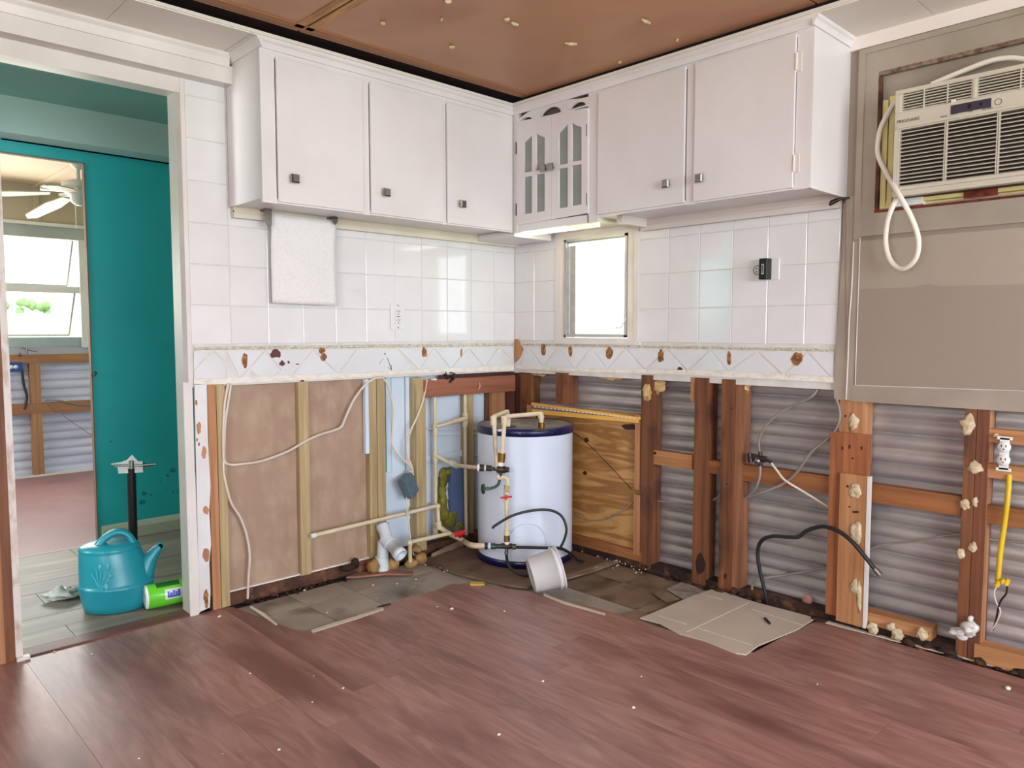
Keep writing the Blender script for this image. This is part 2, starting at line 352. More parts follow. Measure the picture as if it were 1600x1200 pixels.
# ---- hall beyond the doorway
hf = struct(MB().box((-4.6, .07, -.08), (.2, 1.335, -.012)).build('floor_hall', SUBF))
y = .075; row = 0
while y < 1.33:
    x = -4.5 + (row % 3)*.27
    while x < .15:
        MB().box((x+.0008, y+.0008, -.012), (min(x+.81, .19), min(y+.152, 1.334), -.001+random.uniform(-.0004, .0004))).build('floor_plank', HALLT, hf); x += .8116
    y += .1536; row += 1
struct(MB().box((-2.24, 0, -.012), (-1.68, .075, .006)).build('trim_1', REDT))
HW = MB()
def teal(a, b): return struct(MB().box(a, b).build('wall_hall', TEAL))
TD = -1.655      # right edge of the far doorway
wh = teal((TD, 1.335, 0), (.2, 1.362, 2.12))
MB().box((-2.5, 1.335, 1.90), (TD, 1.362, 2.12)).build('door_header', TEAL, wh)
MB().box((-4.6, 1.335, 0), (-2.5, 1.362, 2.12)).build('wall_section', TEAL, wh)
MB().box((TD-.005, 1.331, 0), (TD, 1.366, 1.90)).build('door_jamb', mat('raw_jamb_edge', '6a5446', None, .7), wh)
MB().box((-2.5, 1.331, 1.896), (TD, 1.366, 1.90)).build('door_head_edge', mat('raw_jamb_edge', '6a5446', None, .7), wh)
for px, py, r, sd in ((270, 735, 5, 1), (262, 743, 3, 2), (225, 771, 4, 3), (236, 773, 2, 4), (222, 785, 5, 5), (286, 787, 5, 6), (270, 769, 2, 7), (279, 768, 2, 8), (262, 765, 1.5, 9), (251, 753, 1.5, 10), (173, 690, 2, 11)):
    b = blotch('L', px, py, r*2, r*1.4, -1.3345, .002, sd); b.build('mould_spot', TEALD, wh)
MB().box((-2.0, 1.30, 1.955), (.2, 1.335, 2.12)).build('beam_shadow', TEAL, wh)
struct(MB().box((-4.6, 1.16, 1.955), (.2, 1.335, 2.115)).build('trim_hall_beam', SAGE))
struct(MB().box((-4.6, .07, 2.115), (.2, 1.335, 2.17)).build('ceiling_hall', SAGEC))
bb = MB(); bb.prism([(0, 1.335, 0), (0, 1.318, 0), (0, 1.318, .055), (0, 1.323, .066), (0, 1.329, .078), (0, 1.335, .082)], (-1.64, 0, 0)); struct(bb.build('baseboard_hall', BASEB))
struct(MB().box((.2, .07, 0), (.26, 1.4, 2.15)).build('wall_hall_end', TEAL))
# hall's far left end with a window opening (its reflection shows in the right-hand tiles)
we = MB(); we.box((-4.66, .07, 0), (-4.6, 1.4, 1.1)).box((-4.66, .07, 1.9), (-4.6, 1.4, 2.15)).box((-4.66, .07, 1.1), (-4.6, .55, 1.9)).box((-4.66, 1.15, 1.1), (-4.6, 1.4, 1.9))
struct(we.build('wall_hall_left', TEAL))
mb = MB()
for a, b in (((-4.64, .55, 1.1), (-4.59, .58, 1.9)), ((-4.64, 1.12, 1.1), (-4.59, 1.15, 1.9)), ((-4.64, .55, 1.49), (-4.59, 1.15, 1.52)), ((-4.64, .55, 1.87), (-4.59, 1.15, 1.9)), ((-4.64, .55, 1.1), (-4.59, 1.15, 1.13))): mb.box(a, b)
struct(mb.build('window_4', ALU))

# ---- far room
FY = 3.58
struct(MB().box((-4.6, 1.335, -.08), (1.2, FY, -.002)).build('floor_far_room', PINKF))
fc = struct(MB().box((-4.6, 1.362, 2.135), (1.2, FY+.1, 2.2)).build('ceiling_far_room', CREAMC))
for xx in (-2.6, -1.38, -.16):
    MB().box((xx-.02, 1.4, 2.127), (xx+.02, FY, 2.135)).build('ceiling_batten', CREAMC, fc)
struct(MB().box((1.2, 1.4, 0), (1.26, FY, 2.2)).build('wall_far_room_right', CREAMW))
wl = MB(); wl.box((-4.66, 1.4, 0), (-4.6, FY, .9)).box((-4.66, 1.4, 1.9), (-4.6, FY, 2.2)).box((-4.66, 1.4, .9), (-4.6, 1.8, 1.9)).box((-4.66, 3.1, .9), (-4.6, FY, 1.9)); struct(wl.build('wall_far_room_left', CREAMW))
z_wt, z_wb = 1.79, 1.02
wf = MB(); wf.box((-4.6, FY, 1.86), (1.2, FY+.06, 2.14)).box((-1.10, FY, .90), (1.2, FY+.06, 1.86)).box((-4.6, FY, .90), (-2.65, FY+.06, 1.86))
wfo = struct(wf.build('wall_far_room', CREAMW))
MB().box((-1.42, FY-.012, 1.86), (-1.38, FY, 2.135)).build('wall_batten', CREAMW, wfo)
MB().box((-2.65, FY-.03, 1.845), (-1.06, FY, 1.868)).build('head_trim', TRIMW, wfo)
MB().box((-2.65, FY, 1.76), (-1.10, FY+.05, 1.845)).build('head_rail', ALU, wfo)
MB().box((-1.135, FY-.02, .95), (-1.075, FY+.05, 1.76)).build('side_rail', TRIMW, wfo)
MB().box((-2.65, FY, .96), (-1.10, FY+.05, 1.03)).build('sill_rail', ALU, wfo)
MB().box((-2.65, FY+.005, .90), (-1.05, FY+.05, .96)).build('sill_board', mat('grey_sill', 'a5a2a8', None, .5), wfo)
wn = MB(); wn.box((-2.65, FY+.0, 1.36), (-1.135, FY+.04, 1.41)).box((-1.60-.3, FY+.01, 1.03), (-1.87, FY+.03, 1.76))
win = struct(wn.build('window_2', TRIMW))
for z0, z1 in ((1.41, 1.755), (1.035, 1.36)):
    m_ = MB(); pts = [(-2.63, FY+.02, z1), (-1.165, FY+.02, z1), (-1.19, FY+.12, z0+.01), (-2.63, FY+.12, z0+.01)]
    m_.tube([pts[1], pts[2]], .009, 6).tube([pts[2], pts[3]], .009, 6); m_.build('sash_frame', ALU, win)
    MB().prism(pts, (0, .004, 0)).build('pane', GLASS, win)
mb = MB(); mb.tube([(-1.53, FY-.01, .955), (-1.50, FY-.03, .945), (-1.44, FY-.05, .925)], .006, 6).tube([(-1.50, FY-.03, .96), (-1.50, FY-.03, .90)], .006, 6).blob((-1.545, FY-.02, .905), .012, 3)
mb.build('window_crank', STEEL, win)
# far room studs and siding below the window
sdw = struct(MB().box((-4.6, FY+.075, -.1), (1.2, FY+.08, .92)).build('wall_far_siding', SIDEW))
def corr(name, m, parent, u0, u1, z0, z1, pitch, side, off):
    prof = [(0, .002), (.02, -.010), (.06, -.010), (.09, .002), (.16, .009), (.28, .012), (.42, .011), (.50, .003), (.56, .003), (.63, .012), (.78, .014), (.92, .009)]
    zs = []; z = z0
    while z < z1:
        for a, b in prof:
            zz = z+a*pitch
            if zz <= z1: zs.append((zz, b))
        z += pitch
    vs = []; 
    for zz, b in zs:
        if side == 'R': vs += [(off-b, u0, zz), (off-b, u1, zz)]
        else: vs += [(u0, off-b, zz), (u1, off-b, zz)]
    fs = [(2*i, 2*i+1, 2*i+3, 2*i+2) for i in range(len(zs)-1)]
    if side == 'R': fs = [f[::-1] for f in fs]
    o = MB().add(vs, fs, True).build(name, m, parent); return o
for u0, u1 in ((-4.5, -3.3), (-3.29, -2.1), (-2.09, -.9), (-.89, .3)): corr('siding_panel', SIDEW, sdw, u0, u1, -.02, .9, .13, 'L', FY+.07)
ws = struct(MB().box((-4.5, FY+.0, .84), (1.1, FY+.045, .905)).build('trim_far_room_rail', W_ORGX))
MB().box((-4.5, FY+.0, .465), (1.1, FY+.045, .545)).build('rail', W_ORGX, ws)
for xx in (-2.6, -1.99, -1.45, -.8, -.2): MB().box((xx-.035, FY+.002, .0), (xx+.035, FY+.05, .84)).build('stud', W_ORG, ws)
MB().box((-4.5, FY-.0, -.01), (1.1, FY+.06, .012)).build('bottom_plate', TRIMW, ws)
t = thing('junction_box', (-1.58, FY-.02, .79), 'blue plastic electrical box with a white outlet under the far room window', 'outlet')
MB().box((-1.64, FY-.02, .785), (-1.53, FY+.04, .85)).build('box', BLUEB, t)
mb = MB(); mb.lathe([(.0, .006), (.014, .006), (.014, 0)], (-1.60, FY-.02, .817), (0, -1, 0), 12).lathe([(.0, .006), (.014, .006), (.014, 0)], (-1.572, FY-.02, .817), (0, -1, 0), 12)
mb.build('receptacle', OUTW, t)
tag(rbase(MB().tube(pth(PL, [(34, 575), (37, 600), (42, 620), (38, 640)], FY-.0), .009, 6).build('wall_cable', BLACK), (-1.52, FY-.01, .55)), 'black cable hanging beside the stud in the far room', 'cable')
tag(rbase(MB().tube(pth(PL, [(70, 625), (95, 626), (120, 632), (150, 633)], FY-.01), .006, 6).tube(pth(PL, [(70, 625), (100, 650), (150, 685)], FY-.01), .003, 6).build('loose_wire', CORDG), (-1.3, FY-.01, .5)), 'thin grey wires across the siding in the far room', 'wire')
# ceiling fan
FANG = (100, 172, 244, 316, 28)
FCX = PL(123, 300, 2.35)
fan = thing('ceiling_fan', (FCX.x, 2.35, 2.12), 'white ceiling fan with long blades hanging in the far room', 'fan')
mb = MB(); mb.lathe([(.0, 0), (.055, 0), (.055, -.03), (.04, -.06), (.02, -.075), (.012, -.08), (.012, -.17)], (FCX.x, 2.35, 2.135), n=20); mb.build('canopy', TRIMW, fan)
mb = MB(); mb.lathe([(.0, 0), (.05, 0), (.09, -.02), (.095, -.06), (.07, -.085), (.05, -.09), (.045, -.13), (.02, -.15), (0, -.15)], (FCX.x, 2.35, 1.99), n=24); mb.build('motor', TRIMW, fan)
for k, ang in enumerate(FANG):
    a = math.radians(ang); d = Vector((math.cos(a), math.sin(a), 0)); s_ = Vector((-math.sin(a), math.cos(a), 0)); c0 = Vector((FCX.x, 2.35, 1.915))
    pts = [c0+d*.15-s_*.025, c0+d*.35-s_*.045, c0+d*.68-s_*.035, c0+d*.74, c0+d*.68+s_*.035, c0+d*.35+s_*.045, c0+d*.15+s_*.025]
    pts = [p+Vector((0, 0, (p-c0).dot(s_)*.15-(p-c0).length*.12)) for p in pts]
    MB().prism(pts, (0, 0, .007)).build('blade', FANB, fan)
    MB().prism([c0+d*.05-s_*.015, c0+d*.2-s_*.03, c0+d*.2+s_*.03, c0+d*.05+s_*.015], (0, 0, .014)).build('blade_arm', TRIMW, fan)
MB().tube([(FCX.x-.02, 2.35, 1.85), (FCX.x-.02, 2.35, 1.70)], .003, 6).build('pull_chain', TRIMW, fan)

# ---- LEFT WALL (plane y = 0), tiles etc.
wL = struct(MB().box((-1.683, .0016, .865), (0.012, .014, ZC)).build('wall_left', GROUT))
TT = .1524; xl = .1439; zA = 1.0243; zs = .1463
def zrow(r): return zA if r <= 0 else zA+zs+(r-1)*TT
_tm = {}
def tilemesh(w_, h_, side):
    k = (round(w_, 4), round(h_, 4), side)
    if k not in _tm:
        g = .0008; mb = MB(); b = .0022
        def P(u, z, d): return (u, -d, z) if side == 'L' else (-d, -u, z)
        u0, u1, z0, z1 = g, w_-g, g, h_-g
        vs = [P(u0, z0, -.004), P(u1, z0, -.004), P(u1, z1, -.004), P(u0, z1, -.004), P(u0, z0, -.001), P(u1, z0, -.001), P(u1, z1, -.001), P(u0, z1, -.001), P(u0+b, z0+b, .0008), P(u1-b, z0+b, .0008), P(u1-b, z1-b, .0008), P(u0+b, z1-b, .0008)]
        fs = [(0, 1, 5, 4), (1, 2, 6, 5), (2, 3, 7, 6), (3, 0, 4, 7), (4, 5, 9, 8), (5, 6, 10, 9), (6, 7, 11, 10), (7, 4, 8, 11), (8, 9, 10, 11)]
        me = bpy.data.meshes.new('wall_tile'); me.from_pydata(vs, [], fs); me.materials.append(TILE); me.update(); _tm[k] = me
    return _tm[k]
def tile(side, u, z, w_, h_, parent):
    o = bpy.data.objects.new('wall_tile', tilemesh(w_, h_, side)); COL.objects.link(o); o.parent = parent
    o.location = (u, -.0002, z) if side == 'L' else (-.0002, -u, z)
    j = .0016
    if side == 'L': o.rotation_euler = (random.uniform(-j, j), 0, random.uniform(-j, j))
    else: o.rotation_euler = (0, random.uniform(-j, j), random.uniform(-j, j))
cols = [0, xl]+[xl+TT*k for k in range(1, 10)]+[1.668]
for ci in range(len(cols)-1):
    a, b = cols[ci], cols[ci+1]
    for r in range(0, 7):
        if r > 3 and ci < len(cols)-2: continue
        z0, z1 = zrow(r), min(zrow(r+1), 2.095)
        if ci < len(cols)-2: z1 = min(z1, 1.545)
        if z1-z0 > .01: tile('L', -b, z0, b-a, z1-z0, wL)
MB().box((-1.683, -.004, .875), (-1.668, .004, 2.0)).build('edge_trim', TRIMW, wL)
# pencil moulding and border tiles
def strip(side, parent, x0, x1, topf, botf):
    slab(side, [(x0, topf(x0)), (x1, topf(x1)), (x1, botf(x1)), (x0, botf(x0))], .002, .006).build('border_backing', GROUT, parent)
def lerp(tab):
    def f(x):
        for a, b in zip(tab, tab[1:]):
            if x <= b[0] or b is tab[-1]: return a[1]+(b[1]-a[1])*(x-a[0])/(b[0]-a[0])
    return f
Lt = lerp([(300, 540), (803, 533.5)]); Lm = lerp([(300, 549), (803, 542)]); Lb = lerp([(300, 592), (353, 591), (456, 586), (560, 583), (650, 578), (803, 571)]); Ll = lerp([(300, 601), (353, 600), (560, 589.5), (650, 583), (803, 579)])
Rt = lerp([(804, 533.5), (1306, 543)]); Rm = lerp([(804, 541), (1306, 551)]); Rb = lerp([(804, 571), (900, 576), (1060, 578), (1140, 580), (1306, 589)]); Rl = lerp([(804, 576), (1060, 586), (1140, 588), (1304, 598)])
def moulding(side, parent, x0, x1, t_, m_):
    # raised running leaf pattern: a strip of small rounded swellings
    mb = MB(); f = PL if side == 'L' else PR
    a0 = f(x0, t_(x0)+1.5, 0); a1 = f(x1, t_(x1)+1.5, 0); b0 = f(x0, m_(x0)-1, 0); b1 = f(x1, m_(x1)-1, 0)
    n = 220; rows = 5; vs = []
    nrm = Vector((0, -1, 0)) if side == 'L' else Vector((-1, 0, 0))
    for i in range(n+1):
        s_ = i/n; top = a0.lerp(a1, s_); bot = b0.lerp(b1, s_)
        for j in range(rows):
            v = j/(rows-1); q = top.lerp(bot, v)
            h = .004*math.sin(math.pi*v)**.5 if 0 < v < 1 else 0
            h += (.0035*noise.noise(Vector((s_*150, v*3, 1))) if 0 < v < 1 else 0)
            vs.append(q+nrm*(h+.001))
    fs = [(i*rows+j, i*rows+j+1, (i+1)*rows+j+1, (i+1)*rows+j) for i in range(n) for j in range(rows-1)]
    mb.add(vs, fs, True); mb.build('rope_moulding', ROPE, parent)
def zig(side, parent, T, B, first_up=True):
    # T apexes, B base points alternating B0 T0 B1 T1 B2 ...
    def tri(*p):
        c = (sum(q[0] for q in p)/len(p), sum(q[1] for q in p)/len(p))
        q = [(c[0]+(a-c[0])*.975, c[1]+(b-c[1])*.955) for a, b in p]
        slab(side, q, .0045+random.uniform(0, .0006), .004).build('border_tile', BORDER, parent)
    for p in B: tri(*p)
strip('L', wL, 303, 803, Lt, Ll)
moulding('L', wL, 303, 803, Lt, Lm)
def y_(f, xs): return [(x, f(x)) for x in xs]
LT = lambda x: (x, Lm(x)+.5)
LB = lambda x: (x, Lb(x))
zig('L', wL, None, [[(302.5, 549.5), (327, 549), (303, 577)], [LT(331), (303, 580), LB(303), LB(352), (352, 571)], [LT(336), LT(352), (352, 566)],
    [LT(354), LT(412), LB(374)], [(354, 573), (371, 591), (354, 591)], [LT(414), LB(377), (389, 591), (391, 578), (402, 587), (424, 587), (438, 580)], [LT(417), LT(486), LB(455), LB(428), (440, 578)],
    [LT(488.5), LB(457), LB(526)], [LT(492), LT(555), LB(528)], [LT(557), LT(620), LB(647), LB(529)], [LT(622), LT(675), LB(654)], [LT(677), LB(656), LB(702)],
    [LT(679), LT(729), LB(704)], [LT(731), LB(706), LB(752)], [LT(733), LT(777), LB(756)], [LT(779), LB(758), LB(800)], [LT(782), LT(802), (802, 565)]])
slab('L', [(303, Lb(303)), (353, Lb(353)), (456, Lb(456)), (560, Lb(560)), (650, Lb(650)), (803, Lb(803)), (803, Ll(803)), (650, Ll(650)), (560, Ll(560)), (456, Ll(456)), (380, Ll(380)), (353, Ll(353)), (303, Ll(303))], .006, .01).build('bottom_lip', LIP, wL)
for i, (x, y, a, b, m_) in enumerate(((383, 563, 10, 21, GLUEB), (431, 553, 17, 14, MAROON), (441, 568, 9, 8, MAROON), (451, 566, 3, 4, MAROON), (465, 569, 6, 2, MAROON), (503, 548, 9, 10, GLUEB), (505.5, 558, 9, 13, GLUEB), (663, 551, 8, 16, GLUEB), (721, 551, 3, 14, FOAM), (780, 548, 4, 7, LIP))):
    blotch('L', x, y, a, b, .0062, .003, i).build('glue_mark', m_, wL)
# painted arrow drawn on the border
inkmat = mat('pencil_ink', '2f3034', None, .7)
def inkline(side, pts, r=.0012, off=.0058):
    f = PL if side == 'L' else PR
    return MB().tube([f(x, y, -off) for x, y in pts], r, 5)
mb = inkline('L', [(605, 559), (609, 570), (612, 578)]); mb.tube([PL(x, y, -.0058) for x, y in ((606, 574), (612, 578.5), (611, 570))], .0012, 5).blob(PL(601.5, 553, -.0058), .0035, 2, .2, 1)
mb.tube([PL(x, y, -.0058) for x, y in ((593, 569), (596, 563), (600, 560))], .0006, 4).build('drawn_arrow', inkmat, wL)
# door casing, jamb and chipped strip
jb = struct(MB().box((-1.70, -.004, 0), (-1.683, .075, 1.935)).build('door_1', mat('shaded_jamb_grey', 'aaa59d', 'a09b93', .4)))  # the reveal's shading is put into the jamb's grey
slab('L', [(293, 740), (305, 740), (312, 958), (300, 960)], .012, .012).build('casing', TRIMW, jb)
MB().box((-1.702, -.010, .0), (-1.672, .0, .885)).build('casing', TRIMW, jb)
slab('L', [(304, 600), (323, 600), (325, 690), (329, 760), (327, 800), (330, 850), (327, 880), (329, 925), (328, 949), (311, 957)], .006, .01).build('chipped_panel', PEEL, jb)
for i, (x, y, a, b) in enumerate(((311, 668, 8, 17), (319, 707, 8, 22), (307, 629, 3, 8), (322, 797, 8, 14), (322, 866, 10, 22), (322, 936, 8, 28), (308, 687, 3, 5), (311, 694, 3, 6))):
    blotch('L', x, y, a, b, .0075, .004, i+20).build('peeled_spot', wood('peel_orange', 'b98463', '9c6a4c') if i in (0, 1, 3, 4) else GLUEB, jb)
# plate above door opening, header box and crown at upper left
hd = struct(MB().box((-4.6, -.001, 1.935), (-1.683, .05, ZC)).build('wall_left_header', TRIMW))
MB().box((-4.6, .05, 1.935), (-1.683, .075, 2.15)).build('header_back', TRIMW, hd)
MB().box((-4.6, -.062, 1.988), (-1.512, -.001, 2.052)).build('header_box', TRIMW, hd)
def crown(name, pts_a, axis_len, m, parent=None): pass
def crown_x(x0, x1, y, z0, z1, dep, m, parent, name='crown_moulding'):
    pr_ = [(0, z0), (dep*.3, z0), (dep*.42, z0+(z1-z0)*.25), (dep*.6, z0+(z1-z0)*.55), (dep*.95, z0+(z1-z0)*.75), (dep, z1), (0, z1)]
    return MB().prism([(x0, y-d, z) for d, z in pr_], (x1-x0, 0, 0)).build(name, m, parent)
def crown_y(y0, y1, x, z0, z1, dep, m, parent, name='crown_moulding', sgn=-1):
    pr_ = [(0, z0), (dep*.3, z0), (dep*.42, z0+(z1-z0)*.25), (dep*.6, z0+(z1-z0)*.55), (dep*.95, z0+(z1-z0)*.75), (dep, z1), (0, z1)]
    return MB().prism([(x+sgn*d, y0, z) for d, z in pr_], (0, y1-y0, 0)).build(name, m, parent)
crown_x(-4.6, -1.525, -.062, 2.045, ZC, .02, TRIMW, hd)
# left side of the doorway
lj = struct(MB().box((-2.262, -.004, .0), (-2.242, .07, 1.935)).build('door_2', mat('white_chipped_edge', 'd2cbc4', '9b7b66', .6, scale=(30, 30, 12), lo=.5, hi=.75)))
MB().box((-2.29, .0, .0), (-2.262, .07, 1.935)).build('stud', W_RED, lj)
MB().box((-2.335, -.002, .0), (-2.29, .07, 1.935)).build('stud', W_ORG, lj)
MB().box((-2.262, -.02, .0), (-2.225, .0, .012)).build('foot_block', TRIMW, lj)
wl0 = struct(MB().box((-4.6, .0, 0), (-2.335, .07, 2.15)).build('wall_left_panel', mat('grey_wall_panel', 'b1aaa6', None, .6)))

# left wall, stripped lower part
_so = [0]
def stud(side, xa, xb, yref, z0, z1, front, depth, m, parent, name='stud'):
    _so[0] += 1; front += .0008+.00013*(_so[0] % 9)
    u0, u1 = U(side, xa, yref, front), U(side, xb, yref, front)
    return wallbox(side, u0, u1, z0, z1, front, depth).build(name, m, parent)
fr = struct(MB().box((-1.62, -.0, .0), (-.0, .06, .05)).build('trim_left_framing', W_ROTL))
stud('L', 329, 342, 800, .0, .872, 0.0, .06, W_ORG, fr)
stud('L', 343, 356, 800, .0, .872, 0.0, .06, W_PINE, fr)
stud('L', 468.5, 484, 750, .05, .866, 0.0, .045, W_PINE, fr)
stud('L', 578, 589.5, 750, .05, .86, 0.0, .06, W_PINE, fr)
stud('L', 590.5, 603, 750, .05, .86, 0.0, .06, W_PINE, fr)
stud('L', 651, 666, 750, .03, .856, 0.0, .06, W_PINE, fr)
stud('L', 728.5, 740, 750, .03, .80, -.02, .05, W_PINE, fr)
for (x, y, a, b) in ((341.5, 640, 8, 13), (473, 597, 7, 7)): blotch('L', x, y, a, b, .001, .003, 4).build('knot', mat('dark_knot', '2b120a', None, .7), fr)
hb = MB().box((U('L', 356, 800), .028, .045), (U('L', 470, 800), .034, .87)).build('hardboard', MDF, fr)
MB().box((U('L', 484, 800), .028, .045), (U('L', 578, 800), .034, .87)).build('hardboard', MDF, fr)
MB().box((U('L', 356, 800), .010, .05), (U('L', 578, 800), .026, .056)).build('pale_ledge', LIP, fr)
MB().box((U('L', 571, 650), .0, .53), (U('L', 576.5, 650), .02, .862)).build('metal_edge_strip', METALW, fr)
MB().box((U('L', 663, 600, .01), -.012, .762), (-.005, .03, .845)).build('header_rail', W_REDX, fr)
MB().box((U('L', 690, 590, 0), -.004, .838), (-.005, .03, .862)).build('header_rail', W_DARK, fr)
MB().box((U('L', 768, 640, -.02), .02, .10), (U('L', 797, 640, -.02), .04, .80)).build('backing_board', W_ORG, fr)
MB().box((-.05, .0, 0), (.0, .05, .86)).build('corner_post', W_DARK, fr)
MB().box((U('L', 758, 650, -.05), .045, .0), (.0, .06, .78)).build('back_board', wood('brown_back_board', '6e4a36', '4c2f22'), fr)
# white metal panels seen through the studs
wp = MB().box((U('L', 603, 700, -.07), .062, .0), (.02, .066, .87)).build('metal_panel', METALW, fr)
def pipe_rect(x0, x1, y0, y1, off, r, rad, m, parent, name):
    pts = []
    for cx, cy, a0 in ((x1-rad, y0+rad, -90), (x1-rad, y1-rad, 0), (x0+rad, y1-rad, 90), (x0+rad, y0+rad, 180)):
        for k in range(5):
            a = math.radians(a0+k*22.5); pts.append(PL(cx+rad*math.cos(a), cy+rad*math.sin(a), off))
    pts.append(pts[0]); return MB().tube(pts, r, 6, cap=False).build(name, m, parent)
for (a, b) in ((613, 632), (634, 646)): stud('L', a, b, 650, .42, .86, -.052, .010, METALW, fr, 'panel_rib')
MB().box((U('L', 604, 730, -.05), .05, .395), (U('L', 650, 730, -.05), .064, .42)).build('panel_ledge', METALW, fr)
pipe_rect(664, 752, 612, 672, .060, .004, 10, METALW, fr, 'embossed_frame')
pipe_rect(664, 752, 680, 712, .060, .003, 6, METALW, fr, 'embossed_frame')
MB().box((U('L', 664, 700, -.05), .05, .445), (U('L', 728, 700, -.05), .064, .475)).build('panel_ledge', METALW, fr)
for k in range(6):
    z = .06+k*.06; MB().prism([(U('L', 604, 730, -.05), .062, z), (U('L', 604, 730, -.05), .052, z), (U('L', 604, 730, -.05), .060, z+.058), (U('L', 604, 730, -.05), .062, z+.058)], (U('L', 728, 730, -.05)-U('L', 604, 730, -.05), 0, 0)).build('siding_board', METALW, fr)
MB().box((U('L', 705, 780, -.03), .03, .03), (U('L', 726, 780, -.03), .061, .40)).build('blue_panel', BLUED, fr)

# ---- RIGHT WALL (plane x = 0)
wR = struct(MB().box((.0016, -.30, .86), (.014, .014, 1.55)).box((.0016, -1.69, .86), (.014, -.78, ZC)).box((.0016, -.78, .86), (.014, -.30, 1.035)).box((.0016, -.78, 1.53), (.014, -.0, ZC)).build('wall_right', GROUT))
rows_z = [zrow(0), zrow(1), zrow(2), zrow(3), 1.55]
for a, b in ((0, .1458), (.1458, .298)):
    for r in range(4): tile('R', b-.0+(-(b-a)) if False else a, rows_z[r], b-a, rows_z[r+1]-rows_z[r], wR)
yc = [.803-.012]+[.9553+TT*k for k in range(0, 5)]+[1.688]
for a, b in zip(yc, yc[1:]):
    for r in range(4): tile('R', a, rows_z[r], b-a, rows_z[r+1]-rows_z[r], wR)
strip('R', wR, 804, 1304, Rt, Rl); moulding('R', wR, 816, 1304, Rt, Rm)
RT = lambda x: (x, Rm(x)+.5)
RB = lambda x: (x, Rb(x))
zig('R', wR, None, [[RT(816), RT(822), RB(812)], [RT(824), RB(813), RB(846)], [RT(826), RT(869), RB(849)], [RT(871.5), RB(852), RB(896)], [RT(873), RT(922), RB(898)], [RT(924), RB(900), RB(946)], [RT(926), RT(975), RB(949)],
    [RT(977), RB(951), RB(1002)], [RT(980), RT(1039), RB(1008)], [RT(1041), RB(1011), RB(1070)], [RT(1044), RT(1106), RB(1074)], [RT(1108.5), RB(1078), RB(1136)], [RT(1111), RT(1180), RB(1138)], [RT(1182), RB(1141), RB(1213)],
    [RT(1185), RT(1259), RB(1222)], [RT(1261), RB(1228), RB(1294)], [RT(1264), RT(1303), RB(1303), RB(1298)]])
slab('R', [(804, Rb(804)), (900, Rb(900)), (1060, Rb(1060)), (1140, Rb(1140)), (1304, Rb(1304)), (1303, Rl(1304)), (1140, Rl(1140)+1), (1060, Rl(1060)-1), (900, Rl(900)+1), (804, Rl(804))], .007, .012).build('bottom_lip', LIP, wR)
for i, (x, y, a, b, m_) in enumerate(((849, 546, 8, 20, GLUEB), (891, 549, 6, 17, GLUEB), (952, 552, 10, 17, GLUEB), (1032.5, 557, 9, 21, GLUEB), (1139, 560, 6, 21, GLUEB), (1246, 561, 17, 22, GLUEB), (1062, 578, 8, 8, inkmat))):
    blotch('R', x, y, a, b, .0065, .003, i+40).build('glue_mark', m_, wR)
slab('R', [(804, 530), (810, 530), (813, 538), (818, 545), (814, 556), (810, 560), (806, 566), (804, 566)], .0075, .004).build('peeled_corner', W_TAN, wR)
# window casing and small window
cs = MB(); cs.box((-.006, -.80, 1.022), (.01, -.775, 1.555)).box((-.006, -.335, 1.022), (.01, -.296, 1.555)).box((-.006, -.775, 1.022), (.01, -.335, 1.038)).box((-.006, -.775, 1.532), (.01, -.335, 1.555))
cs.box((-.010, -.812, 1.012), (.004, -.29, 1.024))
w1 = struct(cs.build('window_1', TRIMW))
fy0, fy1, fz0, fz1 = -.735, -.355, 1.045, 1.515
# casing inner flat boards
mb = MB(); mb.box((-.003, -.775, 1.038), (.01, fy0-.004, 1.532)).box((-.003, fy1+.004, 1.038), (.01, -.335, 1.532)).box((-.003, fy0-.004, 1.038), (.01, fy1+.004, fz0-.002)).box((-.003, fy0-.004, fz1), (.01, fy1+.004, 1.532)); mb.build('inner_casing', CREAM, w1)
mb = MB()
for d, t_ in ((0, .012), (.014, .008)):
    x0 = -.008+d; a, b, c_, e = fy0+d*.6, fy1-d*.6, fz0+d*.6, fz1-d*.6
    mb.box((x0, a, c_), (x0+.02, a+t_, e)).box((x0, b-t_, c_), (x0+.02, b, e)).box((x0, a, c_), (x0+.02, b, c_+t_)).box((x0, a, e-t_), (x0+.02, b, e))
mb.build('aluminium_frame', ALU, w1)
MB().box((.03, fy0+.015, fz0+.015), (.033, fy1-.015, fz1-.015)).build('pane', GLASS, w1)
mb = MB(); mb.box((.014, fy1-.055, fz0+.01), (.02, fy1-.02, fz1-.03))
for k in range(5): mb.box((.008, fy1-.045, fz0+.04+k*.085), (.018, fy1-.03, fz0+.07+k*.085))
mb.build('slotted_side_strip', ALU, w1)
mb = MB(); mb.tube([PR(978, 497, -.01), PR(974, 505, -.03), PR(970, 512, -.04), PR(961, 512, -.05)], .004, 6).build('crank_handle', TRIMW, w1)
# exterior wall block around the small window
ex = MB(); ex.box((.03, -1.69, .87), (.09, -.75, ZC)).box((.03, -.34, .87), (.09, .05, ZC)).box((.03, -.75, .87), (.09, -.34, 1.03)).box((.03, -.75, 1.53), (.09, -.34, ZC))
ex.box((.06, -2.6, 1.0), (.09, -1.69, ZC)); struct(ex.build('wall_right_outer', SHED))

# taupe panel with trims and air conditioner opening
tp = struct(slab('R', [(1318, 318), (1322, 318), (1345, 318), (1345, 330), (1600, 300), (1660, 295), (1660, 648), (1600, 641), (1303, 623), (1303, 590)], .006, .02).build('wall_right_panel', TAUPE))
yT = U('R', 1320, 320, .006)
MB().box((-.006, -2.6, 1.39), (.02, yT-.02, 1.45)).build('panel_upper', TAUPE, tp)
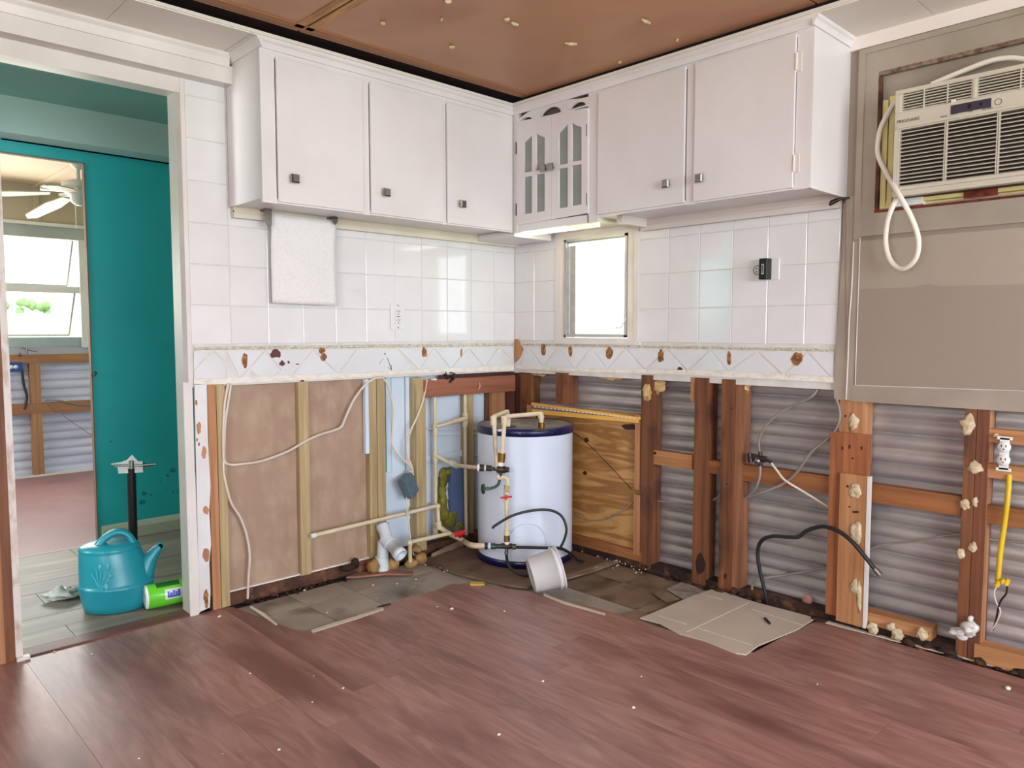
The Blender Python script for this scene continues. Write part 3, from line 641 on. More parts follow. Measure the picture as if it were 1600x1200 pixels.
# lower darker band of older paint
slab('R', [(1338, 452), (1390, 450), (1425, 449), (1450, 444), (1470, 447), (1530, 446), (1660, 442), (1660, 600), (1600, 611), (1335, 602)], .0085, .003).build('old_paint_area', TAUPED, tp)
slab('R', [(1319, 345), (1345, 345), (1334, 600), (1334, 626), (1303, 624), (1303, 590)], .010, .006).build('vertical_trim', TAUPET, tp)
slab('R', [(1322, 308), (1338, 306), (1338, 372), (1333, 372), (1322, 560), (1322, 318)], .013, .006).build('vertical_trim', TAUPET, tp)
slab('R', [(1330, 602), (1600, 612), (1660, 614), (1660, 648), (1330, 627)], .011, .006).build('lower_trim', TAUPET, tp)
mb = MB(); mb.tube([PR(x, y, -.012) for x, y in ((1344, 372), (1336, 602))], .0016, 5).tube([PR(x, y, -.012) for x, y in ((1336, 602), (1600, 611))], .0016, 5); mb.build('paint_bead', TRIMW, tp)
mb = MB(); mb.tube([PR(x, y, -.017) for x, y in ((1334, 378), (1331, 450), (1327, 500), (1325, 560), (1322, 624))], .0022, 5).build('torn_caulk', TRIMW, tp)
# casing round the AC opening
AY0, AZ0, AZ1 = -1.808, 1.482, 1.958          # opening left edge, bottom and top
cs = MB(); cs.box((-.012, AY0, 1.41), (.02, -1.742, 2.047)).box((-.012, -2.75, AZ1), (.02, AY0, 2.047)).box((-.012, -2.75, 1.41), (.02, AY0, AZ0))
aco = struct(cs.build('window_3', TAUPET))
mb = MB(); mb.box((-.018, -1.763, 1.395), (-.0, -1.742, 2.046)).box((-.0172, -2.75, 2.028), (0, -1.763, 2.046)).box((-.0172, -2.75, 1.405), (0, -1.763, 1.425)); mb.build('outer_bead', TAUPET, aco)
MB().box((-.004, -1.742, .9), (.02, -1.70, 2.05)).build('filler_strip', TAUPED, aco)
MB().box((.012, -2.75, 1.78), (.02, AY0, AZ1)).build('infill_panel', TAUPET, aco)
mb = MB(); mb.box((-.0125, AY0-.012, 1.5), (-.002, AY0, 1.94)).build('scraped_edge', W_ROTL, aco)
mb = MB(); mb.box((-.0125, -2.75, AZ1-.014), (-.002, AY0, AZ1)).build('scraped_edge', mat('chipped_caulk', '8a7668', '5a4034', .8, scale=(50, 60, 50)), aco)
mb = MB(); mb.box((-.014, -2.75, AZ0), (-.0, AY0-.0, AZ0+.008)).build('rusty_sill', RUST, aco)
mb = MB(); mb.box((-.012, AY0-.012, AZ0), (-.0, AY0, 1.56)).build('rusty_side', RUST, aco)
# ceiling-side white beam over the taupe wall
struct(MB().box((-.02, -5.2, 2.048), (.06, -1.705, ZC)).build('trim_right_beam', mat('pinkish_white_trim', 'e2d6d2', None, .4)))
wrr = MB(); wrr.box((.0, -5.2, 0), (.06, -2.6, 2.1))
struct(wrr.build('wall_right_rear', mat('rear_wall_paint', 'c9c0b6', None, .6)))

# right wall, stripped lower part
rf = struct(MB().box((.0, -2.9, -.02), (.075, .0, .028)).build('trim_right_framing', W_ROT))
so = struct(MB().box((.10, -2.9, -.1), (.104, .25, .95)).build('wall_right_siding', SIDING))
for u0, u1 in ((-2.9, -2.12), (-2.115, -1.22), (-1.215, -.30), (-.295, .2)): corr('siding_panel', SIDING, so, u0, u1, -.05, .92, .108, 'R', .086)
rs = []
def rstud(xa, xb, yref, z0, z1, m, front=0, depth=.07, name='stud'): return stud('R', xa, xb, yref, z0, z1, front, depth, m, rf, name)
rstud(803, 812, 620, .0, .855, W_DARK); rstud(813, 829, 620, .1, .855, W_RED, -.005)
rstud(868, 888, 600, .715, .87, W_RED)
rstud(1001, 1019, 700, .0, .88, W_RED)
rstud(1079, 1084.5, 620, .78, .88, W_TAN, .0, .02, 'shim'); rstud(1085, 1107, 650, .0, .88, W_RED)
rstud(1125, 1146, 750, .0, .88, W_RED); rstud(1147, 1159, 750, .0, .88, wood('mid_brown_stud', '9a6a48', '70452c'), -.004, .06)
rstud(1312, 1352, 640, .6, .85, W_ORG, .003)
rstud(1294, 1356, 800, .03, .71, wood('brown_board', 'a2643c', '6f3c22'), .014, .012, 'board')
rstud(1311, 1353, 800, .02, .565, W_TAN, .030, .016, 'board')
rstud(1353.5, 1358, 800, .02, .565, TRIMW, .032, .018, 'edge_strip')
rstud(1502, 1520, 800, .0, .85, W_RED); rstud(1521, 1540, 800, .0, .85, wood('red_stud_b', '7e4a2c', '5e3420'))
rstud(1541, 1545, 700, .0, .85, W_ORG, -.004, .05)
def rail(xa, xb, yref, z0, z1, m=W_REDY, front=-.012, depth=.04): return rstud(xa, xb, yref, z0, z1, m, front, depth, 'rail')
zr = PR(1060, 720, 0).z
rail(1018, 1082, 710, zr-.033, zr+.03, W_ORGY); rail(1104, 1128, 715, zr-.035, zr+.02, W_REDY)
rail(1158, 1296, 740, zr-.045, zr+.02); rail(1357, 1502, 775, zr-.05, zr+.015); rail(1542, 1640, 795, zr-.06, zr+.0)
z1_ = PR(1570, 682).z; rail(1545, 1660, 682, z1_-.022, z1_+.02, W_ORGY, -.0)
z2_ = PR(1570, 737).z; rail(1543, 1660, 737, z2_-.025, z2_+.02, W_ORGY, -.0)
rail(1348, 1455, 975, .028, .072, W_ORGY, .005, .06); rail(1522, 1660, 1015, .0, .06, W_ORGY, .005, .06)
# plywood behind the heater with gold lacquered trims
MB().box((.022, -.815, .04), (.034, -.02, .70)).build('plywood_sheet', PLY, rf)
MB().box((-.002, -.83, .03), (.03, -.05, .075)).build('bottom_board', W_REDY, rf)
slab('R', [(830, 629), (999, 652), (999, 656), (830, 633)], .012, .02).build('gold_trim', GOLD, rf)
slab('R', [(831, 639), (997, 655), (997, 661), (831, 646)], .010, .02).build('gold_trim', GOLD, rf)
mb = MB()
for k in range(26): mb.add(*(lambda q: (q.v, q.f))(slab('R', [(834+k*6.2, 634.4+k*.72), (838+k*6.2, 634.9+k*.72), (838+k*6.2, 636.6+k*.72), (834+k*6.2, 636.1+k*.72)], .0125, .002)))
mb.build('perforated_edge', TRIMW, rf)
slab('R', [(830, 633), (999, 655), (999, 658), (830, 640)], .006, .02).build('mauve_channel', mat('mauve_metal', '7a6468', None, .5), rf)
slab('R', [(823, 632), (833, 633), (833, 662), (823, 658)], .004, .02).build('batten', W_TAN, rf)
rstud(992, 998.5, 700, .36, .70, W_TAN, .004, .02, 'batten'); rstud(990, 998.5, 830, .06, .335, W_TAN, .004, .02, 'batten')
for (x, y, a, b) in ((916, 688, 8, 8), (914, 739, 6, 6), (985, 667, 26, 10)): blotch('R', x, y, a, b, -.0205, .003, x).build('knot', mat('dark_knot', '2b120a', None, .7), rf)
mb = MB(); mb.tube(smooth([PR(x, y, .018) for x, y in ((885, 668), (915, 690), (950, 725), (987, 765))]), .0014, 5); mb.build('crack', mat('dark_knot', '2b120a', None, .7), rf)
# adhesive blobs on studs
for i, (x, y, a, b, fo) in enumerate(((1333, 660, 16, 24, .005), (1336, 768, 20, 20, .032), (1337, 832, 18, 32, .032), (1335, 918, 13, 26, .032), (1342, 932, 7, 44, .032), (1511, 664, 20, 30, .003), (1523, 730, 21, 19, .003),
    (1507, 788, 15, 16, .003), (1523, 784, 10, 14, .003), (1501, 866, 14, 15, .003), (1520, 855, 13, 15, .003), (1364, 983, 16, 16, .02), (1392, 980, 13, 12, .02), (1402, 992, 18, 18, .02), (1441, 992, 17, 19, .02), (1556, 680, 6, 6, .004))):
    c = PR(x, y, -fo); u = PR(x+a/2, y, -fo)-c; rr = abs(u.y); hh = abs((PR(x, y+b/2, -fo)-c).z)
    MB().blob(c, (.004 if i < 11 else .012, rr, hh), i+60, .55, 3).build('adhesive_blob', PLASTER, rf)
for i, (x, y, a, b, fo) in enumerate(((1316, 700, 3, 6, .014), (1327, 698, 3, 7, .014), (1346, 700, 3, 6, .014), (1332, 716, 3, 4, .014), (1324, 760, 4, 4, .03), (1327, 792, 3, 3, .03), (1337, 800, 12, 4, .03), (1321, 650, 3, 4, .003), (1143, 638, 3, 3, .0), (1136, 756, 3, 3, .0), (1094, 882, 16, 34, .0), (1133, 900, 5, 9, .0), (1008, 706, 7, 6, -.012), (1023, 708, 5, 5, -.012))):
    blotch('R', x, y, a, b, fo+.002, .003, i+80, 9).build('nail_hole', mat('dark_knot', '2b120a', None, .7), rf)
# fibreglass tufts
for i, (x, y, a, b) in enumerate(((1022, 603, 30, 28), (1012, 614, 14, 22), (955, 588, 40, 12), (842, 584, 22, 9), (1164, 604, 16, 20))):
    c = PR(x, y, .03 if i != 1 else -.004); rr = abs((PR(x+a/2, y, .03)-PR(x, y, .03)).y); hh = abs((PR(x, y+b/2, .03)-PR(x, y, .03)).z)
    MB().blob(c, (.02, rr, hh), i+5, .6, 3).build('insulation_tuft', INSUL, rf)
# rotted bits along the foot of the wall
random.seed(11)
mb = MB()
for k in range(46):
    yy = -.85-k*.034+random.uniform(-.02, .02); mb.blob((random.uniform(-.035, .02), yy, random.uniform(-.006, .015)), (random.uniform(.008, .02), random.uniform(.012, .035), random.uniform(.004, .014)), k, .6, 1)
o = mb.build('rotten_debris', W_ROT, rf); o['kind'] = 'stuff'

# ---- room ceiling
cw = struct(MB().box((-4.6, -.315, ZC), (.05, .0, ZC+.012)).build('ceiling', CEILW))
cps = [-4.6, -3.4, -2.8, -2.2, -1.945, -1.55, -1.16, -.77, -.38, 0]
for a, b in zip(cps, cps[1:]): MB().box((a+.001, -.31, ZC-.004), (b-.001, -.001, ZC)).build('ceiling_panel', CEILW, cw)
ceB = MB().box((-.315, -5.2, ZC), (.0, -.315, ZC+.012)).build('ceiling_strip', CEILW, cw)
cps = [-5.2, -3.0, -2.36, -1.98, -1.46, -.95, -.44, -.315]
for a, b in zip(cps, cps[1:]):
    xe = -.31 if a > -1.8 else (-.46)
    MB().box((-.31, a+.001, ZC-.004), (-.001, b-.001, ZC)).build('ceiling_panel', CEILW, cw)
# brown boards above the stripped area
cb = struct(MB().box((-4.6, -5.2, ZB+.01), (.05, .0, ZB+.05)).build('ceiling_brown', DARKGAP))
for a, b in ((-3.9, -2.65), (-2.645, -1.405), (-1.40, -.30)):
    for c_, d in ((-5.2, -2.9), (-2.895, -1.72), (-1.715, -.36)):
        MB().box((a+.002, c_+.002, ZB), (b-.002, d-.002, ZB+.01)).build('ceiling_board', CEILB, cb)
MB().box((-1.44, -1.7, ZB-.003), (-1.408, -.40, ZB)).build('joint_strip', CEILTAPE, cb); MB().box((-1.398, -1.7, ZB-.003), (-1.37, -.40, ZB)).build('joint_strip', CEILTAPE, cb)
MB().box((-1.409, -1.7, ZB-.002), (-1.405, -.40, ZB)).build('joint_seam', DARKGAP, cb)
MB().box((-4.6, -.425, ZB-.003), (-.33, -.375, ZB+.005)).build('edge_board', wood('ceiling_edge_board', '9a6a40', '7a4c2a', 'x'), cb)
MB().box((-1.3, -1.735, ZB-.003), (-.4, -1.705, ZB)).build('joint_strip', CEILTAPE, cb)
for i, (x, y, a, b, ang) in enumerate(((804, 37, 15, 4, 25), (1009, 33, 22, 6, 28), (892, 68, 20, 3, 8), (598, 36, 8, 4, 20), (706, 73, 9, 4, 10), (792, 30, 8, 3, 5), (690, 30, 3, 2, 0), (700, 2, 10, 4, 10), (1058, 62, 3, 3, 0), (968, 97, 5, 5, 0))):
    c = PF(x, y, ZB-.004); mb = MB(); r = abs((PF(x+a/2, y, ZB)-PF(x-a/2, y, ZB)).length)/2
    d = (PF(x+a*math.cos(math.radians(ang)), y+a*math.sin(math.radians(ang)), ZB-.004)-c).normalized()
    mb.tube([c-d*r, c-d*r*.4+Vector((0, 0, -.002)), c+d*r*.3, c+d*r], [.003, .006, .007, .005], 6).build('adhesive_remnant', PLASTER, cb)

# ---- walls behind the camera, with window openings
bw = MB(); bw.box((-4.66, -5.26, 0), (.06, -5.2, .55)).box((-4.66, -5.26, 2.0), (.06, -5.2, 2.2)).box((-4.66, -5.26, .55), (-3.4, -5.2, 2.0)).box((-.6, -5.26, .55), (.06, -5.2, 2.0))
struct(bw.build('wall_back', mat('rear_wall_paint', 'c9c0b6', None, .6)))
mb = MB()
for xx in (-3.4, -2.02, -.64): mb.box((xx, -5.25, .55), (xx+.04, -5.21, 2.0))
mb.box((-3.4, -5.25, .55), (-.6, -5.21, .59)).box((-3.4, -5.25, 1.25), (-.6, -5.21, 1.28)).box((-3.4, -5.25, 1.96), (-.6, -5.21, 2.0)); struct(mb.build('window_5', ALU))
sw = MB(); sw.box((-4.66, -5.26, 0), (-4.6, .07, .8)).box((-4.66, -5.26, 1.9), (-4.6, .07, 2.2)).box((-4.66, -5.26, .8), (-4.6, -3.9, 1.9)).box((-4.66, -2.3, .8), (-4.6, .07, 1.9))
struct(sw.build('wall_side', mat('rear_wall_paint', 'c9c0b6', None, .6)))
# ---- outdoors
tag(rbase(MB().box((-30, -30, -.6), (30, 30, -.5)).build('ground', GRASS), (0, 0, -.5)), '', '')
g = bpy.data.objects['ground']; del g['label']; del g['category']; g['kind'] = 'structure'
random.seed(5)
MB().box((-9, 12, -.5), (4, 12.6, PL(60, 490, 12).z)).build('lawn_bank', mat('sunlit_lawn', 'd8d3a4', 'c9cc92', .9, scale=(2, 2, 2)), g)
for k, px in enumerate((-45, -5, 35, 75)):
    q = PL(px, 478, 15.0); c = Vector((q.x, 15, -.5)); mb = MB(); hgt = PL(px, 463+(k % 2)*3, 15).z+.5
    for r_ in range(30): mb.blob(c+Vector((random.uniform(-.17, .17), random.uniform(-.2, .2), random.uniform(.3, 1)*hgt-.10)), random.uniform(.08, .13), r_+k, .5, 1)
    tag(rbase(mb.build('garden_shrub', LEAF), c), 'green shrub on the sunlit ground outside the far window', 'shrub', 'shrubs seen through the far window')
q0, q1 = PL(98, 480, 13.5), PL(120, 480, 13.5); hz = PL(108, 466, 13.5).z
hs = thing('garden_shed', ((q0.x+q1.x)/2, 14, -.5), 'pale shed standing on the ground outside the far window', 'shed')
MB().box((q0.x, 13.5, -.5), (q1.x, 14.4, hz)).build('wall', SHED, hs); MB().box((q0.x-.05, 13.45, hz), (q1.x+.05, 14.45, hz+.05)).build('roof', SHED, hs)
# ================================================================== THINGS
def knob(c, n, parent, m=None):
    n = Vector(n); c = Vector(c); a = Vector((0, 0, 1)); b = n.cross(a)
    mb = MB(); mb.tube([c, c+n*.012], .006, 8)
    h = .0155
    def sq(k, d): return [c+n*d+(a*i+b*j)*k for i, j in ((-1, -1), (-1, 1), (1, 1), (1, -1))]
    r0, r1, r2, r3 = sq(h*.7, .012), sq(h, .018), sq(h, .024), sq(h*.72, .029)
    vs = r0+r1+r2+r3; fs = [(3, 2, 1, 0), (12, 13, 14, 15)]
    for k in range(3): fs += [(k*4+i, k*4+(i+1) % 4, (k+1)*4+(i+1) % 4, (k+1)*4+i) for i in range(4)]
    mb.add(vs, fs); return mb.build('knob', CHROME, parent)
FD = .29
# ---- left cabinet run
cl = thing('wall_cabinet', (-.9, -.14, 1.535), 'white painted wall cabinet with three plain doors above the left tiled wall', 'cabinet')
mb = MB(); mb.box((-1.512, -.275, 1.545), (-.29, -.0045, 2.072)); mb.build('body', WHITE, cl)
mb = MB()
for a, b in ((-1.514, -1.46), (-1.10, -1.07), (-.706, -.686), (-.30, -.288)): mb.box((a, -FD, 1.53), (b, -.275, 2.07))
mb.box((-1.512, -FD+.0006, 2.036), (-.29, -.276, 2.072)).box((-1.512, -FD+.0006, 1.532), (-.29, -.276, 1.548)); mb.build('face_frame', WHITE, cl)
for (a, b, kx) in ((-1.457, -1.103, -1.403), (-1.067, -.709, -1.009), (-.684, -.302, -.616)):
    d = MB().box((a, -FD-.010, 1.537), (b, -FD+.001, 2.042)).build('door', WHITE, cl, .0015); knob((kx, -FD-.010, 1.622), (0, -1, 0), d)
crown_x(-1.514, -.29, -FD, 2.062, ZC-.004, .022, WHITE, cl, 'crown_moulding')
crown_y(-.312, -.002, -1.512, 2.062, ZC-.004, .020, WHITE, cl, 'crown_moulding')
mb = MB(); mb.box((-1.505, -.03, 1.505), (-.0, -.005, 1.545)).box((-1.505, -.035, 1.525), (-.0, -.02, 1.532)); mb.build('back_cleat', CREAM, cl)
# ---- corner cabinet with glazed doors
cg = thing('corner_cabinet', (-.15, -.5, 1.545), 'small white corner cabinet with two arched glazed doors and a scalloped top', 'cabinet')
mb = MB(); mb.box((-.262, -.75, 1.548), (-.0045, -.005, 1.56)).box((-.262, -.75, 2.07), (-.0045, -.005, 2.08)).box((-.262, -.75, 1.56), (-.0045, -.74, 2.07)).box((-.02, -.74, 1.56), (-.0045, -.005, 2.07)); mb.build('body', WHITE, cg)
mb = MB(); mb.box((-FD, -.318, 1.53), (-.262, -.285, 2.07)).box((-FD, -.80, 1.53), (-.262, -.745, 2.07)).box((-FD, -.75, 1.53), (-.262, -.318, 1.564)).box((-FD-.004, -.325, 1.528), (-.27, -.300, 2.07)); mb.build('face_frame', WHITE, cg)
mb = MB(); N_ = 84; y0, y1 = -.318, -.745
zb, zt = 2.012, 2.068
for i in range(N_):
    a = i/N_; b = (i+1)/N_; u = (a+b)/2; hole = 0
    for c_, hw, hh in ((.13, .10, .020), (.49, .145, .033), (.86, .105, .020)):
        if abs(u-c_) < hw: hole = hh*math.sqrt(1-((u-c_)/hw)**2)
    if u < .34: top = 2.040+.028*math.sin(u/.34*math.pi/2)
    elif u > .62: top = 2.068-.018*(math.sin((u-.62)/.38*math.pi/2))**1.5
    else: top = 2.068
    ya, yb = y0+(y1-y0)*a, y0+(y1-y0)*b
    mb.box((-FD+.001, ya, zb), (-.276, yb, zb+.007))
    mb.box((-FD+.001, ya, zb+.007+hole), (-.276, yb, top))
mb.build('scalloped_valance', WHITE, cg)
MB().box((-.255, -.745, 2.0), (-.25, -.318, 2.07)).build('shadow_board', mat('recess_shade', '6f625c', None, .8), cg)  # dark board put in to paint the shade behind the valance cut-outs
def gdoor(out, panes, kn, hx):
    # out = px quad of the door; panes = list of pane polygons (px)
    (xa, xb) = out; top = lambda x: 190-(x-808)*.2; bot = lambda x: 352-(x-808)*.173
    d = None; mb = MB(); q = lambda pts, dd=.013: MB().prism([PR(x, y, -FD-.008) for x, y in pts], (dd, 0, 0))
    P = panes; parts = []
    (l1, r1), (l2, r2) = (P[0][0], P[0][1]), (P[1][0], P[1][1])
    parts.append([(xa, top(xa)), (l1, top(l1)), (l1, bot(l1)), (xa, bot(xa))])
    parts.append([(r1, top(r1)), (l2, top(l2)), (l2, bot(l2)), (r1, bot(r1))])
    parts.append([(r2, top(r2)), (xb, top(xb)), (xb, bot(xb)), (r2, bot(r2))])
    for (l, r, tl, tm, tr, ub, lt, lb, sl) in P:
        parts.append([(l, top(l)), (r, top(r)), (r, tr), ((l+r)/2, tm), (l, tl)])
        parts.append([(l, ub), (r, ub+sl), (r, lt+sl), (l, lt)])
        parts.append([(l, lb), (r, lb+sl), (r, bot(r)), (l, bot(l))])
    for p in parts: m2 = q(p); mb.add(m2.v, m2.f)
    d = mb.build('door', WHITE, cg)
    for (l, r, tl, tm, tr, ub, lt, lb, sl) in P:
        MB().prism([PR(x, y, -FD+.000) for x, y in ((l-1, tl-2), (l+(r-l)/2, tm-3), (r+1, tr-2), (r+1, ub+sl+1), (l-1, ub+1))], (.002, 0, 0)).build('pane', GLASSC, d)
        MB().prism([PR(x, y, -FD+.000) for x, y in ((l-1, lt-1), (r+1, lt+sl-1), (r+1, lb+sl+1), (l-1, lb+1))], (.002, 0, 0)).build('pane', GLASSC, d)
    k = PR(kn[0], kn[1], -FD-.008); knob(k, (-1, 0, 0), d)
    for hy in ((222, 318) if hx < 850 else (194, 302)):
        a, b = PR(hx, hy, -FD-.006), PR(hx, hy+19, -FD-.006); MB().tube([a, b], .003, 6).build('hinge', DKMET, d)
gdoor((807.5, 861.5), [(818.5, 831, 223, 217, 211.7, 270, 277, 335, -2.2), (837.3, 851, 208.5, 212, 215, 267, 273, 332, -2.4)], (853.5, 264), 806.5)
gdoor((862, 918.5), [(872.7, 887, 208, 201, 194, 258, 264, 326, -2.5), (893, 908.5, 191.5, 196, 198.5, 253, 259, 322, -2.6)], (861.5+3, 262), 917)
crown_y(-.80, -.29, -FD, 2.062, ZC-.004, .022, WHITE, cg, 'crown_moulding')
MB().box((-.28, -.29, 1.515), (-.03, -.03, 1.545)).build('bottom_box', WHITE, cg)
# ---- right cabinet run
cr = thing('wall_cabinet', (-.14, -1.25, 1.545), 'white painted wall cabinet with two plain doors above the small window and right tiles', 'cabinet')
MB().box((-.275, -1.706, 1.56), (-.0045, -.752, 2.072)).build('body', WHITE, cr)
MB().box((-FD+.0003, -1.708, 1.546), (-.003, -1.698, 2.072)).build('side_panel', WHITE, cr)
mb = MB()
for a, b in ((-.82, -.80), (-1.262, -1.228), (-1.706, -1.652)): mb.box((-FD, a, 1.546), (-.275, b, 2.07))
mb.box((-FD+.0006, -1.704, 2.045), (-.276, -.802, 2.072)).box((-FD+.0006, -1.704, 1.548), (-.276, -.802, 1.565)); mb.build('face_frame', WHITE, cr)
for (a, b, ky, z0) in ((-1.224, -.806, -1.158, 1.556), (-1.650, -1.266, -1.303, 1.553)):
    d = MB().box((-FD-.010, a, z0), (-FD+.001, b, 2.052)).build('door', WHITE, cr, .0015); knob((-FD-.010, ky, 1.631), (-1, 0, 0), d)
    if a < -1.5:
        for zz in (1.60, 1.93):
            mb = MB(); mb.box((-FD-.004, -1.668, zz), (-FD, -1.650, zz+.065)).tube([(-FD-.008, -1.652, zz+.005), (-FD-.008, -1.652, zz+.06)], .005, 6); mb.build('hinge', TRIMW, d)
crown_y(-1.708, -.80, -FD, 2.062, ZC-.004, .022, WHITE, cr, 'crown_moulding')
pr_ = [(0, 2.062), (.007, 2.062), (.009, 2.071), (.013, 2.079), (.020, 2.085), (.022, ZC-.004), (0, ZC-.004)]
MB().prism([(-FD-.02, -1.708-d, z) for d, z in pr_], (FD+.02, 0, 0)).build('crown_moulding', WHITE, cr)
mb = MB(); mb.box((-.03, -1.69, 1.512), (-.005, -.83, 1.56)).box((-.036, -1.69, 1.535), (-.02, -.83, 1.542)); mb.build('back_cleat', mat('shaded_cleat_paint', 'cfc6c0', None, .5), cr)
MB().box((-.2, -.86, 1.525), (-.03, -.83, 1.56)).build('bottom_block', TRIMW, cr)
# strip light added under the cabinet to account for the glow there
lt = thing('added_glow_strip', (-.2, -.55, 1.53), 'strip light added for the glow under the glazed corner cabinet', 'light')
em = bpy.data.materials.new('added_warm_glow'); em.use_nodes = True; b_ = em.node_tree.nodes['Principled BSDF']; b_.inputs['Base Color'].default_value = (1, 1, .9, 1); b_.inputs['Emission Color'].default_value = (1, .93, .74, 1); b_.inputs['Emission Strength'].default_value = 5
emy = bpy.data.materials.new('added_yellow_glow'); emy.use_nodes = True; b_ = emy.node_tree.nodes['Principled BSDF']; b_.inputs['Emission Color'].default_value = (1, .85, .25, 1); b_.inputs['Emission Strength'].default_value = 1.3
MB().box((-.27, -.735, 1.541), (-.20, -.31, 1.5485)).build('housing', TRIMW, lt)
MB().box((-.265, -.60, 1.524), (-.195, -.315, 1.541)).build('diffuser', em, lt)
MB().box((-.265, -.735, 1.524), (-.195, -.605, 1.541)).build('end_cap', emy, lt)  # glowing yellow patch of the added light
# loose black plug hanging under the right cabinet end
tag(rbase(MB().tube([PR(1328, 309, -.03), PR(1312, 311, -.05), PR(1300, 316, -.06), PR(1296, 321, -.065)], [.003, .006, .009, .004], 8).build('cable_end', BLK), PR(1312, 311, -.04)), 'short black cable end poking out under the right cabinet', 'cable')
# ---- paper towel and its holder
th = thing('towel_holder', (-1.2, -.03, 1.53), 'pair of grey metal brackets under the left cabinet holding a paper sheet', 'holder')
for (x0, x1, y0, y1, yb) in ((414, 424.5, 318, 350, 357), (519, 527.5, 328, 346, 352)):
    mb = MB(); Y = -.075
    mb.prism([PL(x, y, Y) for x, y in ((x0, y0), (x1, y0+1), (x1+.5, y1), ((x0+x1)/2+1, yb), (x0+1.5, y1-1))], (0, .003, 0))
    a, b = PL(x0, y0, Y), PL(x1, y0, Y); mb.box((a.x, Y, 1.538), (b.x, Y+.05, 1.545))
    mb.tube([PL((x0+x1)/2+1, y1-8, Y), PL((x0+x1)/2+1, y1-8, Y)+Vector((0, -.004, 0))], .004, 8); mb.build('bracket', STEEL, th)
sh = []; n1, n2 = 14, 18; Y = -.05
tl, tr_, bl, br = PL(425, 333, Y), PL(527, 346, Y), PL(427.5, 473, Y), PL(528.5, 477.5, Y)
mb = MB(); vs = []
for j in range(n2+1):
    for i in range(n1+1):
        u, v = i/n1, j/n2; q = tl.lerp(tr_, u).lerp(bl.lerp(br, u), v)
        vs.append(q+Vector((0, .012*math.sin(v*2.6)*(1-v*.3)+.003*math.sin(u*7+v*2), 0)))
W_ = n1+1
fs = [(j*W_+i, (j+1)*W_+i, (j+1)*W_+i+1, j*W_+i+1) for j in range(n2) for i in range(n1)]
mb.add(vs, fs, True); o = mb.build('paper_towel', PAPER); so_ = o.modifiers.new('thickness', 'SOLIDIFY'); so_.thickness = .004
tag(rbase(o, (-1.2, Y, 1.35)), 'white embossed paper towel hanging flat against the left tiles', 'paper towel')
# ---- outlets
def rbox(side, cx, cz, w_, h_, f0, f1, mb=None):
    mb = mb or MB(); return wallbox(side, cx-w_/2, cx+w_/2, cz-h_/2, cz+h_/2, f1, f1-f0, mb)
t = thing('wall_outlet', (-.741, -.004, 1.14), 'white rectangular outlet plate on the left tiled wall', 'outlet')
rbox('L', -.741, 1.14, .078, .118, .001, .007).build('plate', OUTW, t, .002); 
f = rbox('L', -.741, 1.14, .034, .068, .007, .010).build('receptacle', OUTW, t, .001)
mb = MB()
for dz in (-.02, .02):
    for dx in (-.006, .006): rbox('L', -.741+dx, 1.14+dz+.004, .0025, .009, .0098, .0106, mb)
    rbox('L', -.741, 1.14+dz-.008, .005, .005, .0098, .0106, mb)
rbox('L', -.741, 1.14, .02, .003, .0098, .0106, mb); mb.tube([(-.741, -.006, 1.19), (-.741, -.0078, 1.19)], .003, 8).tube([(-.741, -.006, 1.09), (-.741, -.0078, 1.09)], .003, 8)
mb.build('slots', BLK, f)
t = thing('wall_outlet', (-.004, -1.404, 1.311), 'white two-gang outlet plate on the right tiled wall', 'outlet')
rbox('R', -1.404, 1.311, .116, .08, .001, .007).build('plate', OUTW, t, .002)
mb = MB(); mb.lathe([(.0, .003), (.017, .003), (.018, .0)], (-.007, -1.374, 1.311), (-1, 0, 0), 20); f = mb.build('receptacle', OUTW, t)
mb = MB(); mb.lathe([(.018, .0), (.0185, .0035), (.0165, .0035)], (-.007, -1.374, 1.311), (-1, 0, 0), 20)
rbox('R', -1.370, 1.317, .009, .003, .0102, .0112, mb); rbox('R', -1.370, 1.305, .009, .003, .0102, .0112, mb); rbox('R', -1.381, 1.311, .005, .005, .0102, .0112, mb); mb.build('slots', BLK, f)
t2 = thing('plug_adapter', (-.03, -1.412, 1.31), 'black plug-in adapter in the two-gang outlet on the right tiles', 'adapter')
MB().box((-.046, -1.432, 1.272), (-.0075, -1.398, 1.352)).build('body', BLK, t2, .003)
mb = MB(); mb.box((-.047, -1.4185, 1.292), (-.0458, -1.4105, 1.330)); q = mb.build('port_ring', OUTW, t2)
MB().box((-.0475, -1.4165, 1.295), (-.0468, -1.4125, 1.327)).build('slot', BLK, q)
